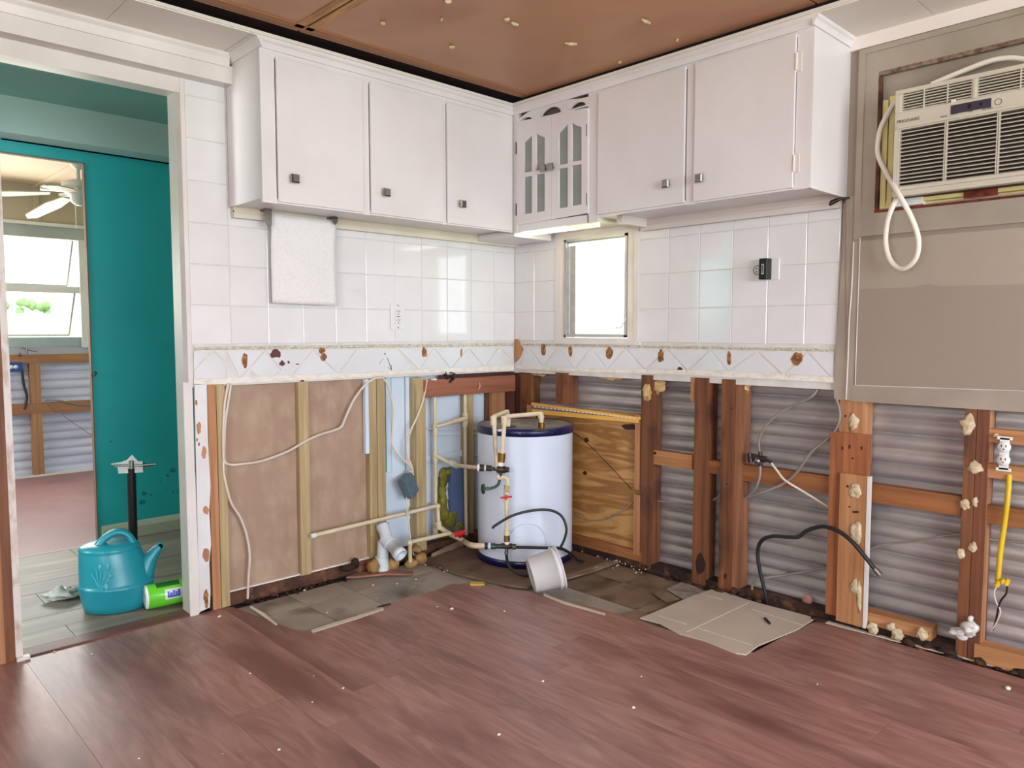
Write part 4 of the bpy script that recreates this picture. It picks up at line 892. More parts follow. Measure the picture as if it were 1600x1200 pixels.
# bare receptacle between rails on the right
t = thing('bare_outlet', PR(1570, 708, -.02), 'bare white duplex outlet screwed between two rails at the far right', 'outlet')
c = PR(1569.5, 709, -.016); h = abs((PR(1570, 683, -.016)-PR(1570, 737, -.016)).z); wd = abs((PR(1557, 700, -.016)-PR(1582, 700, -.016)).y)
mb = MB()
def ob(u0, u1, v0, v1, d0, d1, mb): return mb.box((c.x-d1, c.y-wd*(u1-.5), c.z+h*(.5-v1)), (c.x-d0, c.y-wd*(u0-.5), c.z+h*(.5-v0)))
ob(.2, .8, .04, .96, 0, .004, mb); ob(.02, .98, .0, .09, 0, .004, mb); ob(.02, .98, .91, 1., 0, .004, mb); mb.build('strap', OUTW, t)
for v in (.30, .68):
    mb = MB(); cc = Vector((c.x-.003, c.y, c.z+h*(.5-v))); mb.lathe([(.0, .010), (wd*.40, .010), (wd*.42, .006), (wd*.42, 0)], cc, (-1, 0, 0), 20); f = mb.build('receptacle', OUTW, t)
    mb = MB()
    for dy in (-.006, .006): mb.box((cc.x-.0108, cc.y+dy-.0013, cc.z), (cc.x-.0098, cc.y+dy+.0013, cc.z+.008))
    mb.lathe([(.0, .0108), (.0022, .0108), (.0022, .009)], cc+Vector((0, 0, -.006)), (-1, 0, 0), 10); mb.build('slots', BLK, f)
# ---- air conditioner
AX = -.12
def PA(x, y, off=0): return PR(x, y, AX-off)
acy0, acy1 = PA(1399, 145).y, -2.50; az1, az0 = PA(1400, 142).z, PA(1387, 309).z
ac = thing('air_conditioner', (AX, -2.2, az0), 'beige window air conditioner mounted in the taupe wall', 'air conditioner')
mb = MB(); mb.box((AX+.03, acy1, az0+.004), (.09, acy0-.004, az1-.006)); mb.build('case', ACD, ac)
vz1, vz0 = PA(1409, 147).z, PA(1406, 176).z; gz1, gz0 = PA(1403, 203).z, PA(1402, 292).z; gy0 = PA(1402, 250).y-.001; vy0 = PA(1408, 160).y
ym = PA(1522, 140).y
mb = MB(); X0, X1 = AX, AX+.03
mb.box((X0, acy1, vz1), (X1, acy0, az1)).box((X0, acy1, gz1), (X1, acy0, vz0)).box((X0, acy1, az0), (X1, acy0, gz0)).box((X0, gy0, gz0), (X1, acy0, gz1)).box((X0, vy0, vz0), (X1, acy0, vz1)).box((X0-.001, ym-.006, vz0), (X1, ym+.004, vz1))
mb.build('front_panel', ACW, ac, .002)
mb = MB(); mb.box((X0-.006, acy1, gz1+.002), (X0, gy0+.004, gz1+.010)).box((X0-.008, acy1, az0+.018), (X0, acy0-.006, az0+.026)); mb.build('front_rib', ACW, ac)
for (ya, yb, nv) in ((vy0, ym+.004, 6), (ym-.006, acy1+.02, 6)):
    mb = MB(); mb.box((AX+.006, yb, vz0-.0), (AX+.010, ya, vz0+.005)).box((AX+.002, ya-.004, vz0), (AX+.01, ya, vz1)).box((AX+.002, yb, vz0), (AX+.01, yb+.004, vz1))
    for k in range(1, nv+1):
        z = vz0+(vz1-vz0)*k/(nv+.6); mb.box((AX+.001, yb, z-.0015), (AX+.012, ya, z+.0015))
    for q in (.33, .66): yy = ya+(yb-ya)*q; mb.box((AX+.0, yy-.0015, vz0), (AX+.008, yy+.0015, vz1))
    mb.build('vent_louvre', ACW, ac)
mb = MB(); n = 15
for k in range(n+1):
    z = gz0+(gz1-gz0)*k/n; mb.add([(AX+.001, acy1+.02, z-.0022), (AX+.001, gy0, z-.0022), (AX+.012, gy0, z+.0022), (AX+.012, acy1+.02, z+.0022), (AX+.001, acy1+.02, z+.0003), (AX+.001, gy0, z+.0003), (AX+.012, gy0, z+.0047), (AX+.012, acy1+.02, z+.0047)], [(0, 3, 2, 1), (4, 5, 6, 7), (0, 1, 5, 4), (1, 2, 6, 5), (2, 3, 7, 6), (3, 0, 4, 7)])
for px in (1402.5, 1476.5, 1558): yy = PA(px, 240).y; mb.box((AX-.0005, yy-.004, gz0), (AX+.010, yy-.001, gz1)).box((AX-.0005, yy+.001, gz0), (AX+.010, yy+.004, gz1))
mb.box((AX-.0005, -2.42, gz0), (AX+.01, -2.41, gz1))
mb.build('intake_grille', ACW, ac)
dz = PA(1517, 166).z; dy0, dy1 = PA(1486, 166).y, PA(1549, 160).y
MB().box((AX-.0015, dy1, dz-.014), (AX, dy0, dz+.013)).build('display', DISP, ac)
MB().box((AX-.002, dy0-(dy0-dy1)*.50, dz-.006), (AX-.0014, dy0-(dy0-dy1)*.43, dz+.008)).build('button', BLK, ac); MB().box((AX-.002, dy0-(dy0-dy1)*.78, dz-.004), (AX-.0014, dy0-(dy0-dy1)*.72, dz+.004)).build('button', BLK, ac)
def text(s, loc, size, rot, m, parent, name='lettering', ext=.0003):
    cu = bpy.data.curves.new(name, 'FONT'); cu.body = s; cu.size = size; cu.extrude = ext; cu.align_x = 'CENTER'; cu.align_y = 'CENTER'
    to = bpy.data.objects.new(name, cu); COL.objects.link(to); bpy.context.view_layer.update()
    me = bpy.data.meshes.new_from_object(to.evaluated_get(bpy.context.evaluated_depsgraph_get())); bpy.data.objects.remove(to)
    me.transform(rot.to_4x4()); org = Vector(parent.location); me.transform(Matrix.Translation(Vector(loc)-org)); me.materials.clear(); me.materials.append(m)
    o = bpy.data.objects.new(name, me); COL.objects.link(o); o.parent = parent; return o
ROTR = Matrix(((0, 0, -1), (-1, 0, 0), (0, 1, 0)))   # text facing -x, reading towards -y
ROTL = Matrix(((1, 0, 0), (0, 0, -1), (0, 1, 0)))    # text facing -y
INK = mat('grey_print', '4a4644', None, .6)
text('FRIGIDAIRE', PA(1419, 188, .0008), .0135, ROTR, INK, ac)
for s, px, py in (('POWER', 1475, 182), ('MODE', 1491, 178), ('TEMP', 1516, 174), ('FAN SPEED', 1543, 170), ('SLEEP', 1560, 169)): text(s, PA(px, py, .0008), .0058, ROTR, INK, ac)
mb = MB(); mb.lathe([(.008, .001), (.0095, .001), (.0095, 0)], PA(1560, 159), (-1, 0, 0), 14); mb.build('button_ring', INK, ac)
MB().box((AX-.006, PA(1487, 163).y-.012, vz0-.002), (AX, PA(1487, 163).y, vz0+.006)).build('vent_lever', OUTW, ac)
mb = MB(); mb.tube(pth(PR, [(1398, 160, -.03), (1386, 180, -.05), (1375, 205, -.05), (1372, 240, -.05), (1386, 272, -.08), (1404, 303, -.14), (1424, 340, -.14), (1435, 375, -.12), (1430, 405, -.10), (1410, 420, -.08), (1392, 408, -.07), (1384, 380, -.07), (1387, 345, -.07), (1397, 318, -.06), (1404, 306, -.03)], n=8), .0085, 10)
mb.tube(pth(PR, [(1455, 132, -.05), (1500, 113, -.04), (1545, 96, -.04), (1575, 91, -.04), (1600, 93, -.04), (1640, 100, -.04)], n=6), .0085, 10); mb.build('power_cord', CORDW, ac)
mb = MB(); mb.box((-.0, acy1-.1, AZ0+.008), (.02, AY0-.01, AZ0+.034)).box((-.03, acy1, AZ0+.020), (.02, PA(1402, 300).y+.02, AZ0+.032)); mb.build('bottom_rail', ACC, ac)
mb = MB(); mb.box((-.006, -1.840, AZ0+.01), (.02, -1.822, 1.86)).box((-.002, -1.860, AZ0+.01), (.02, -1.843, 1.87)).box((.0, -1.875, AZ0+.01), (.02, -1.862, 1.86)); mb.box((-.004, -1.99, AZ0+.01), (.02, -1.84, AZ0+.022)); mb.build('side_filler', ACC, ac)
MB().box((-.035, PR(1559, 310, -.03).y, AZ0+.012), (-.028, PR(1506, 310, -.03).y, AZ0+.034)).build('rust_gap', RUST, ac)
MB().box((-.036, PR(1442, 316, -.03).y, AZ0+.010), (-.006, PR(1398, 316, -.03).y, AZ0+.036)).build('white_clip', OUTW, ac)
# ---- water heater
HD = Vector((.703, .711, 0)); HC = Vector((-.256, -.338, 0)); HR = .2245; HB = .012; HH = .628
wh_ = thing('water_heater', (HC.x, HC.y, HB), 'short round white water heater with navy bands, in the corner', 'water heater')
pd = tag(rbase(MB().prism([(-.66, -.045, 0), (-.665, -.33, 0), (-.607, -.60, 0), (-.57, -.67, 0), (-.30, -.685, 0), (-.04, -.672, 0), (-.04, -.045, 0)], (0, 0, .011)).build('pad_board', PLYPAD), (-.35, -.35, 0)), 'stained brown board lying under the water heater', 'board')
mb = MB(); mb.lathe([(HR, 0), (HR, HH-.06)], HC+Vector((0, 0, HB+.028)), n=64); mb.build('body', ENAM, wh_)
mb = MB(); mb.lathe([(0, 0), (HR+.003, 0), (HR+.003, .03), (HR, .032)], HC+Vector((0, 0, HB)), n=64); mb.build('bottom_band', NAVY, wh_)
mb = MB(); mb.lathe([(HR, 0), (HR+.004, .001), (HR+.004, .032), (HR-.004, .036), (HR-.008, .032)], HC+Vector((0, 0, HB+HH-.034)), n=64); mb.build('top_band', NAVY, wh_)
mb = MB(); mb.lathe([(HR-.004, 0), (HR-.05, .002), (.05, .001), (0, .003)], HC+Vector((0, 0, HB+HH-.001)), n=48); mb.build('top_plate', HTOP, wh_)
for px, py in ((796, 667), (845, 674)):
    q = PF(px, py, HB+HH+.002); mb = MB(); mb.lathe([(.032, 0), (.030, .003), (.02, .003), (.018, .001)], q, n=20); mb.build('port_ring', DKMET, wh_)
q = PF(783, 672, HB+HH+.003); MB().blob(q, (.022, .02, .006), 3, .2).build('white_cap', OUTW, wh_)
# round access cover embossed on the front
cdir = (HD*-1); e_r = Vector((rt.x, rt.y, 0)).normalized()
mb = MB(); pts = []
c0 = PD(825, 852, 3.30); ang0 = math.atan2((c0-HC).y, (c0-HC).x)
for k in range(17):
    a = math.radians(-15+k*12.5); du = .085*math.cos(a); dz_ = .095*math.sin(a); th_ = ang0+du/HR
    pts.append(HC+Vector((math.cos(th_)*(HR+.001), math.sin(th_)*(HR+.001), c0.z+dz_)))
mb.tube(pts, .0035, 6); mb.build('embossed_cover', ENAM, wh_)
for px, py in ((755, 684), (812, 689), (875, 683)):
    th_ = PD(px, py, 3.30); d = (th_-HC); d.z = 0; d.normalize(); p = HC+d*(HR+.004); p.z = HB+HH-.018; MB().tube([p, p+d*.003], .003, 6).build('screw', STEEL, wh_)
# ---- cream pipework
def pipe(pts, r, mb=None): mb = mb or MB(); return mb.tube(pts, r, 10)
PRd = .0095
wpz = thing('water_pipes', PL(683, 712, .03), 'cream plastic water pipes running up the open left wall beside the heater', 'pipes')
Yp = .012
def pv(name, pts, m=CPVC, r=PRd, par=wpz):
    return MB().tube(pts, r, 10).build(name, m, par)
pv('pipe', [PL(679, 618, Yp), PL(680.5, 745, Yp), PL(680.5, 832, Yp)])
pv('pipe', [PL(726.5, 612, Yp), PL(727.5, 740, Yp), PL(729, 842, Yp)])
pv('pipe', [PL(681, 667, Yp-.012), PL(727, 654, Yp-.012)])
for a, b in (((680, 661), (680, 680)), ((680, 704), (680.5, 722)), ((727, 645), (727, 667)), ((680.5, 820), (681, 836))): MB().tube([PL(*a, Yp), PL(*b, Yp)], .014, 12).build('coupling', CPVC, wpz)
MB().tube([PL(713, 657.5, Yp-.012), PL(719, 656, Yp-.012)], .0115, 10).build('black_clip', BLK, wpz)
MB().tube([PL(706, 659.5, Yp-.012), PL(727, 654, Yp-.012)], .0125, 10).build('coupling', CPVC, wpz)
pv('pipe', smooth([PL(681, 712, Yp-.01), PL(700, 722, -.04), PL(712, 727, -.09), PD(750, 731, 3.30)], 4))
MB().tube([PL(703, 723, -.05), PL(715, 728, -.09)], .0145, 12).build('coupling', mat('pale_green_fitting', 'c3c9b0', None, .4), wpz)
for a, b, m_, r in (((746, 730.5), (749, 730.7), OUTW, .0165), ((749, 730.7), (756, 731), DKMET, .016), ((757, 731), (759, 731), OUTW, .013), ((759, 731), (768, 732), DKMET, .013), ((768, 732), (783, 734), GREENM, .008)):
    MB().tube([PD(*a, 3.285), PD(*b, 3.285)], r, 12).build('fitting', m_, wpz)
# long branch and lower run
pv('pipe', [PL(489, 837, -.03), PL(684, 790, -.03)]); MB().tube([PL(486, 838, -.03), PL(493, 836, -.03)], .011, 10).build('end_cap', OUTW, wpz)
pv('pipe', [PL(684, 791, -.03), PL(685.5, 822, -.03)]); MB().blob(PL(684, 791, -.03), .014, 1, .05).build('elbow', CPVC, wpz)
MB().tube([PL(685, 815, -.03), PL(686, 826, -.03)], .0145, 10).build('coupling', CPVC, wpz)
lo = smooth([PL(686, 823, -.03), PL(694, 829, -.05), PL(704, 835, -.09), PL(716, 840, -.14), PL(727, 847, -.16), PD(737, 852, 3.25), PD(757, 853, 3.22)], 4)
MB().tube(lo, .0125, 10).build('bent_pipe', mat('aged_cream_pipe', 'cfc0a8', 'b9a486', .45, scale=(30, 30, 30)), wpz)
pv('pipe', [PL(641, 847, -.10), PL(704, 833, -.10)]); pv('pipe', [PL(640, 846, -.10), PL(641, 878, -.10)]); MB().blob(PL(640, 848, -.10), .0145, 1, .05).build('elbow', CPVC, wpz)
c = PL(719, 838, -.15); hv = MB(); d = (PD(730, 834, 3.25)-PD(712, 839, 3.25)).normalized(); n_ = Vector((-.5, -.5, .7)).normalized()
hv.tube([c, c+n_*.022], .011, 10); hv.prism([c+n_*.022-d*.026-n_.cross(d)*.011, c+n_*.022+d*.026-n_.cross(d)*.009, c+n_*.022+d*.026+n_.cross(d)*.009, c+n_*.022-d*.026+n_.cross(d)*.011], n_*.01)
hv.build('red_valve_handle', RED, wpz, label='red valve handle')
# heater front assembly
hp = thing('heater_pipes', PD(793, 853, 3.25), 'cream pipes and brass valves standing in front of the water heater', 'pipes')
Dh = 3.265
def hpipe(name, pts, m=CPVC, r=PRd): return MB().tube([PD(x, y, (D if D else Dh)) for x, y, D in pts], r, 12).build(name, m, hp)
hpipe('pipe', [(772, 656, 0), (774, 700, 0), (777, 732, 0)], mat('worn_cream_pipe', 'cdbfa8', '9a8872', .5, scale=(30, 30, 14)))
hpipe('pipe', [(789, 652, 0), (786, 690, 0), (784, 712, 0)])
hpipe('elbow', [(771, 650, 0), (771.5, 664, 0)], CPVC, .0135); hpipe('pipe', [(772, 651, 0), (792, 643, 3.42)]); hpipe('elbow', [(791, 641, 3.42), (794, 655, 3.42), (793, 668, 3.42)], CPVC, .0125)
hpipe('elbow', [(788, 650, 0), (788.5, 664, 0)], CPVC, .0145); hpipe('pipe', [(790, 651, 0), (845, 646, 3.38)]); hpipe('elbow', [(844, 645, 3.38), (846, 654, 3.38)], CPVC, .0135); hpipe('pipe', [(846, 652, 3.38), (846, 668, 3.38)], CPVC, .010)
hpipe('brass_nut', [(846, 660, 3.38), (846, 671, 3.38)], BRASS, .015)
hpipe('brass_coupling', [(784.5, 708, 0), (783, 722, 0)], BRASS, .0165); hpipe('coupling', [(783, 721, 0), (782, 728, 0)], OUTW, .014); hpipe('brass_tee', [(776, 733, 0), (790, 734, 0)], DKMET, .0165); hpipe('valve_knob', [(789, 734, 3.255), (795, 734, 3.25)], DKMET, .0125)
hpipe('drain_stub', [(782, 738, 0), (781.5, 748, 0)], GREENM, .009)
MB().tube(smooth([PD(781.5, 746, Dh), PD(779, 756, Dh-.01), PD(773, 761, Dh-.02), PD(760, 765, Dh-.03)], 4), .0065, 8).build('drain_tube', GREENM, hp)
mb = MB(); cc = PD(755, 764, Dh-.03); pts = []
for k in range(13): a = 2*math.pi*k/12; pts.append(cc+Vector((0, 0, 1))*.02*math.cos(a)+(e_r*.6-HD*.8)*.012*math.sin(a))
mb.tube(pts, .004, 6).tube([cc, PD(764, 762, Dh-.03)], .005, 6).tube([cc+Vector((0, 0, .018)), cc-Vector((0, 0, .018))], .003, 6); mb.build('tap_wheel', GREENM, hp)
MB().tube(smooth([PD(778, 741, Dh), PD(780, 747, Dh), PD(787, 745, Dh), PD(793, 750, Dh), PD(792.5, 765, Dh)], 4), .0105, 10).build('elbow', CPVC, hp)
hpipe('brass_coupling', [(792.5, 758, 0), (791.5, 766, 0)], mat('cream_brass_fitting', 'bfa56c', 'a08a52', .4), .0125)
hpipe('coupling', [(791.5, 768, 0), (791.5, 786, 0)], CPVC, .013)
hpipe('red_valve_handle', [(790, 777, 3.245), (792, 777, 3.245)], RED, .011)
hpipe('red_valve_handle', [(782, 778, 3.24), (800, 776, 3.24)], RED, .004)
hpipe('pipe', [(791.5, 784, 0), (792, 833, 0)]); hpipe('coupling', [(792, 828, 0), (792, 836, 0)], CPVC, .0135); hpipe('brass_coupling', [(792, 836, 0), (792, 846, 0)], BRASS, .0135); hpipe('fitting', [(792, 845, 0), (792, 850, 0)], OUTW, .011)
hpipe('brass_tee', [(783, 853, 0), (800, 853.5, 0)], DKMET, .0125)
for a, b, m_, r in (((757, 853), (761, 853), DKMET, .0155), ((761, 853), (763, 853), BLUEP, .0145), ((763, 853), (766, 853), OUTW, .0145), ((767, 853.5), (774, 853.5), GREENM, .0135), ((774, 853.5), (784, 853.5), GREENM, .010), ((800, 854), (806, 854.5), GREENM, .0125)):
    MB().tube([PD(*a, 3.245), PD(*b, 3.245)], r, 12).build('fitting', m_, hp)
hpipe('fitting', [(792, 856, 0), (791, 866, 0)], STEEL, .0085)
MB().tube(smooth([PD(791, 865, Dh), PD(793, 878, Dh), PD(799, 889, 3.24), PD(812, 897, 3.22), PD(826, 899, 3.22)], 5), .0065, 8).build('rubber_hose', BLACK, hp)
# black hoses
tag(rbase(MB().tube(smooth([PD(806, 855, 3.245), PD(850, 856, 3.22), PD(876, 857, 3.24), PD(893, 866, 3.38), PD(905, 876, 3.42), PD(922, 880, 3.50)], 6), .0068, 8).build('black_hose', BLACK), PD(860, 860, 3.3)), 'black hose running right from the heater drain past the bucket', 'hose')
tag(rbase(MB().tube(smooth([PD(769.5, 826, 3.18), PD(774, 821, 3.18), PD(800, 806, 3.18), PD(830, 798, 3.20), PD(858, 797, 3.22), PD(877, 806, 3.24), PD(885, 825, 3.24), PD(882, 842, 3.24), PD(875, 857, 3.24)], 6), [.003]+[.0058]*48, 8).build('black_hose', BLACK), PD(830, 800, 3.2)), 'black hose looping up in front of the water heater', 'hose')
# ---- bucket
bk = thing('bucket', PD(853, 918, 3.06), 'white plastic bucket tipped on its side before the heater', 'bucket')
A0 = PD(829, 896, 3.05); A1 = PD(873, 883, 3.075); ax_ = (A1-A0).normalized(); L_ = (A1-A0).length*1.05
r0 = .072; r1 = .088
mb = MB(); mb.lathe([(0, .006), (r0-.01, .004), (r0-.004, 0), (r0, .004), (r1-.006, L_*.80), (r1+.001, L_*.81), (r1+.001, L_*.85), (r1-.004, L_*.86), (r1-.003, L_*.95), (r1+.003, L_*.96), (r1+.003, L_), (r1-.003, L_), (r0-.004, .012), (0, .010)], A0, ax_, 48)
zmin = min(v.z for v in mb.v); 
for v in mb.v: v.z -= zmin-.002
mb.build('body', BUCK, bk)
# ---- drain pipe
dp = thing('drain_pipe', PL(597, 890, -.04), 'white plastic drain pipe with an angled open branch at the left wall', 'pipe')
Yd = -.035; c_t = PL(598, 830, Yd); bot = PL(597, 888, Yd-.02); arm = PL(625, 866, Yd-.13); a0 = PL(599, 838, Yd-.02)
ad = (arm-a0).normalized(); bot.z = .0
MB().tube([bot, a0+Vector((0, 0, -.02))], .026, 20).build('lower_pipe', PVC, dp); MB().tube([bot, bot+Vector((0, 0, .07))], .030, 20).build('socket', PVC, dp)
MB().tube([PL(598, 821, Yd), a0+ad*.03], .027, 20).build('tee', PVC, dp); MB().tube([PL(598, 819, Yd), PL(599, 826, Yd)], .0305, 20).build('socket', PVC, dp)
MB().tube([a0+ad*.015, a0+ad*.055], .0315, 20).build('socket', PVC, dp)
mb = MB(); LL = (arm-a0).length; mb.lathe([(.026, .03), (.026, LL-.02), (.031, LL-.02), (.031, LL+.01), (.023, LL+.01), (.022, LL-.05), (0, LL-.05)], a0, ad, 28); mb.build('branch_pipe', PVC, dp)
mb = MB(); mb.lathe([(0, LL-.02), (.012, LL-.02), (.012, LL-.03)], a0, ad, 20); mb.build('inner_stub', BLACK, dp)
for i, (x, y, a, b) in enumerate(((583, 884, 10, 12), (613, 883, 11, 12), (643, 883, 11, 9), (657, 872, 11, 10), (650, 858, 9, 6))):
    c = PL(x, y, -.06-.02*(i > 1)); c.z = max(c.z, .012); MB().blob(c, (a*.0027, .03, b*.0026), i, .4).build('spray_foam', FOAM, dp)
# brown trim sliver on the floor in front of the pipe
tag(rbase(MB().prism([PF(x, y) for x, y in ((541, 904), (560, 897), (600, 893), (645, 895), (646, 899), (600, 899), (560, 903))], (0, 0, .008)).build('wood_sliver', mat('pinkish_wood', '9a6a56', '7d5242', .7)), PF(600, 898)), 'thin brown wood sliver lying in front of the drain pipe', 'wood')
# insulation and foam behind the pipes
MB_i = MB(); 
for i, (x, y, a, b) in enumerate(((692, 745, 8, 14), (699, 737, 8, 6), (690, 765, 7, 18), (691, 785, 8, 18), (694, 803, 10, 16), (704, 812, 15, 16), (714, 822, 16, 14), (708, 832, 20, 12), (694, 828, 12, 14))):
    c = PL(x, y, .045); MB_i.blob(c, (a*.0031, .02, b*.0031), i+3, .5)
tag(rbase(MB_i.build('insulation_batt', INSULG), PL(695, 820, .04)), 'olive yellow insulation stuffed behind the pipes in the left wall', 'insulation')
tag(rbase(MB().prism([PL(674, 872, -.06), PL(722, 848, -.0), PL(728, 852, -.0), PL(680, 880, -.07)], (0, 0, .02)).build('loose_board', W_DIRTY), PL(700, 862, -.03)), 'pale loose board end by the left wall framing', 'wood')
# ---- cables on the left wall
def cable(name, f, pts, r, m, label, off=-.03, cat='cable', n=6, group=None):
    P = pth(f, pts, off, n); o = MB().tube(P, r, 8).build(name, m); return tag(rbase(o, P[0]), label, cat, group)
cable('electric_cable', PL, [(357, 598), (351, 630), (349, 670), (349, 705), (351, 721), (360, 726), (378, 725), (410, 720), (450, 705), (478, 689), (500, 679), (520, 673), (533, 667), (540, 652), (552, 626), (568, 604), (584, 592), (598, 590)], .0055, CORD, 'cream cable sagging across the two brown boards of the left wall', -.006)
cable('electric_cable', PL, [(361, 599), (357, 625), (352, 660), (350, 700), (349, 730), (352, 752), (361, 785), (375, 808), (385, 835), (390, 868), (388, 905), (387, 935)], .005, CORD, 'cream cable hanging from the border down to the floor at the left', -.004)
cable('electric_cable', PL, [(598, 591), (606, 601), (611, 622), (615, 645), (613, 670), (612, 690), (618, 705), (632, 720), (641, 728), (643, 738)], .005, CORD, 'cream cable looping down to the grey box past the double stud', -.005)
cable('electric_cable', PL, [(667, 592), (661, 625), (650, 655), (642, 672), (636, 695), (638, 715), (644, 730), (645, 740)], .005, CORD, 'cream cable passing the header rail down to the grey box', -.008)
jb_ = thing('cable_box', PL(638, 758, -.02), 'dusty blue-grey electrical box dangling on cables at the left wall', 'box')
ctr = PL(638, 759, -.02); R3 = Matrix.Rotation(math.radians(-24), 3, 'Y') @ Matrix.Rotation(math.radians(22), 3, 'Z')
mb = MB(); mb.box((-.037, -.022, -.050), (.037, .022, .050)); 
for v in mb.v: v.xyz = ctr+R3 @ v
mb.build('box', JBOX, jb_, .004)
mb = MB(); mb.box((-.032, -.0245, -.045), (.032, -.0215, .045)); mb.lathe([(.0, .002), (.006, .002), (.006, 0)], (.0, -.024, .02), (0, -1, 0), 10)
for v in mb.v: v.xyz = ctr+R3 @ v
mb.build('cover', JBOX, jb_, .002)
mb = MB(); mb.tube([PL(642, 734, -.02), PL(645, 742, -.02)], .008, 8); mb.build('clamp', CORD, jb_)
cable('electric_cable', PL, [(635, 777), (636, 800), (640, 830), (643, 850), (646, 865), (652, 875), (655, 880)], .0032, CORD, 'thin cream cable dropping from the grey box to the floor foam', -.05)
mb = MB(); random.seed(2)
for k in range(7):
    c = PL(697+random.uniform(-8, 12), 588+random.uniform(-4, 5), -.012); mb.tube(smooth([c+Vector((random.uniform(-.02, .02), random.uniform(-.01, .01), random.uniform(-.015, .015))) for _ in range(4)], 3), .003, 5)
tag(rbase(mb.build('wire_bundle', BLK), PL(697, 590, -.01)), 'tangle of black wires above the header rail in the left wall', 'wire')
MB().tube([PL(563+1, 574, -.0), PL(566, 576, -.01)], .002, 5)
tag(rbase(MB().tube([PL(749, 597, -.015), PL(750, 603, -.02), PL(747, 609, -.02)], [.002, .006, .003], 6).build('wood_splinter', W_PINE), PL(748, 604, -.018)), 'pale splinter hooked on the red header rail', 'wood')
tag(rbase(MB().blob(PL(678, 593, -.008), (.02, .012, .006), 4, .2).build('plaster_lump', OUTW), PL(678, 594, -.008)), 'white plaster lump resting on the header rail', 'plaster')
# ---- right wall cables, hoses and valve
cable('grey_tube', PR, [(1282, 598, .03), (1270, 618, .0), (1245, 631, -.0), (1218, 645, -.0), (1197, 665, -.0), (1186, 688, -.0), (1188, 712, -.0)], .0048, CORDG, 'grey tube curving from the border down to the valve cluster', 0, 'tube')
cable('grey_tube', PR, [(1306, 622, -.01), (1312, 642, -.02), (1310, 662, -.02), (1296, 683, .0), (1268, 706, .0), (1245, 738, .0), (1225, 755, .0), (1195, 768, .0), (1165, 778, .02), (1155, 782, .03)], .0055, CORDG, 'grey tube swooping left from under the taupe panel', 0, 'tube')
cable('grey_tube', PR, [(1204, 722, -.01), (1214, 735, -.01), (1226, 750, -.01), (1250, 765, .01), (1275, 780, .02), (1294, 792, .03)], .0045, CORD, 'pale tube sloping right from the valve cluster to the wide board', 0, 'tube')
cable('grey_tube', PR, [(1188, 728, -.01), (1187, 745, -.01), (1181, 762, .0), (1168, 776, .02), (1156, 780, .04)], .0048, CORDG, 'grey tube dropping from the valve cluster behind the split stud', 0, 'tube')
cable('grey_tube', PR, [(1126, 773, .05), (1112, 783, .05), (1100, 790, .05), (1060, 786, .05), (1016, 782, .05)], .0045, CORDG, 'grey tubes crossing between the dark studs beside the plywood', 0, 'tube')
cable('grey_tube', PR, [(992, 783, .015), (970, 800, .012), (945, 812, .012), (915, 812, .012), (893, 800, .012)], .0028, CORDG, 'thin grey cable curving over the plywood sheet', 0, 'tube')
cable('grey_tube', PR, [(1358, 858, .05), (1385, 850, .05), (1430, 846, .05), (1470, 838, .05), (1500, 835, .05)], .0035, CORDG, 'grey cable stretched over the siding right of the pale board', 0, 'tube')
cable('grey_tube', PR, [(1540, 842, .06), (1600, 848, .06), (1650, 852, .06)], .0035, CORDG, 'grey cable on the siding at the far right edge', 0, 'tube')
cable('grey_tube', PR, [(1175, 924, .03), (1177, 910, .03), (1190, 904, .03), (1230, 898, .05), (1292, 887, .05)], .0055, CORDG, 'grey tube low on the siding behind the black hose', 0, 'tube')
vc = thing('valve_cluster', PR(1188, 718, -.01), 'small dark brass valve cluster hanging on grey tubes', 'valve')
mb = MB(); mb.tube([PR(1172, 713, -.01), PR(1196, 718, -.01)], .013, 10).tube([PR(1188, 706, -.01), PR(1188, 728, -.01)], .008, 10).tube([PR(1196, 718, -.01), PR(1206, 723, -.01)], .006, 8); mb.build('body', DKMET, vc)
mb = MB(); mb.tube([PR(1171, 708, -.015), PR(1173, 722, -.015)], .010, 10); mb.build('valve_knob', BLK, vc); mb = MB(); mb.lathe([(.0, .012), (.012, .01), (.013, 0)], PR(1184, 720, -.015), (-1, 0, 0), 12); mb.build('nut', STEEL, vc)
bh = thing('black_hose', PR(1198, 940, -.02), 'black ribbed hose rising from the wall foot and curving right to a metal tip', 'hose')
P = pth(PR, [(1199, 944, -.01), (1194, 920, -.02), (1187, 890, -.03), (1184, 862, -.04), (1190, 845, -.05), (1206, 838, -.06), (1230, 839, -.06), (1247, 839, -.06), (1258, 831, -.06), (1272, 825, -.06), (1288, 823, -.07), (1310, 830, -.08), (1330, 845, -.09), (1350, 868, -.09), (1368, 891, -.09)], 0, 6)
MB().tube(P, .0075, 8).build('hose', BLACK, bh); MB().tube([PR(1367, 889, -.09), PR(1376, 899, -.09)], .0105, 10).build('metal_tip', STEEL, bh)
yc_ = thing('yellow_cable', PR(1576, 745, -.01), 'yellow cable hanging from the bare outlet with yellow wire nuts', 'cable')
MB().tube(pth(PR, [(1577, 742, -.0), (1575, 775, -.02), (1570, 815, -.02), (1564, 855, -.02), (1561, 885, -.02), (1559, 910, -.02)], 0, 5), .008, 8).build('sheath', YEL, yc_)
for a, b in (((1557, 915), (1562, 907)), ((1566, 910), (1570, 905)), ((1571, 913), (1576, 905))): MB().tube([PR(*a, -.03), PR(*b, -.03)], [.009, .006], 8).build('wire_nut', YEL, yc_)
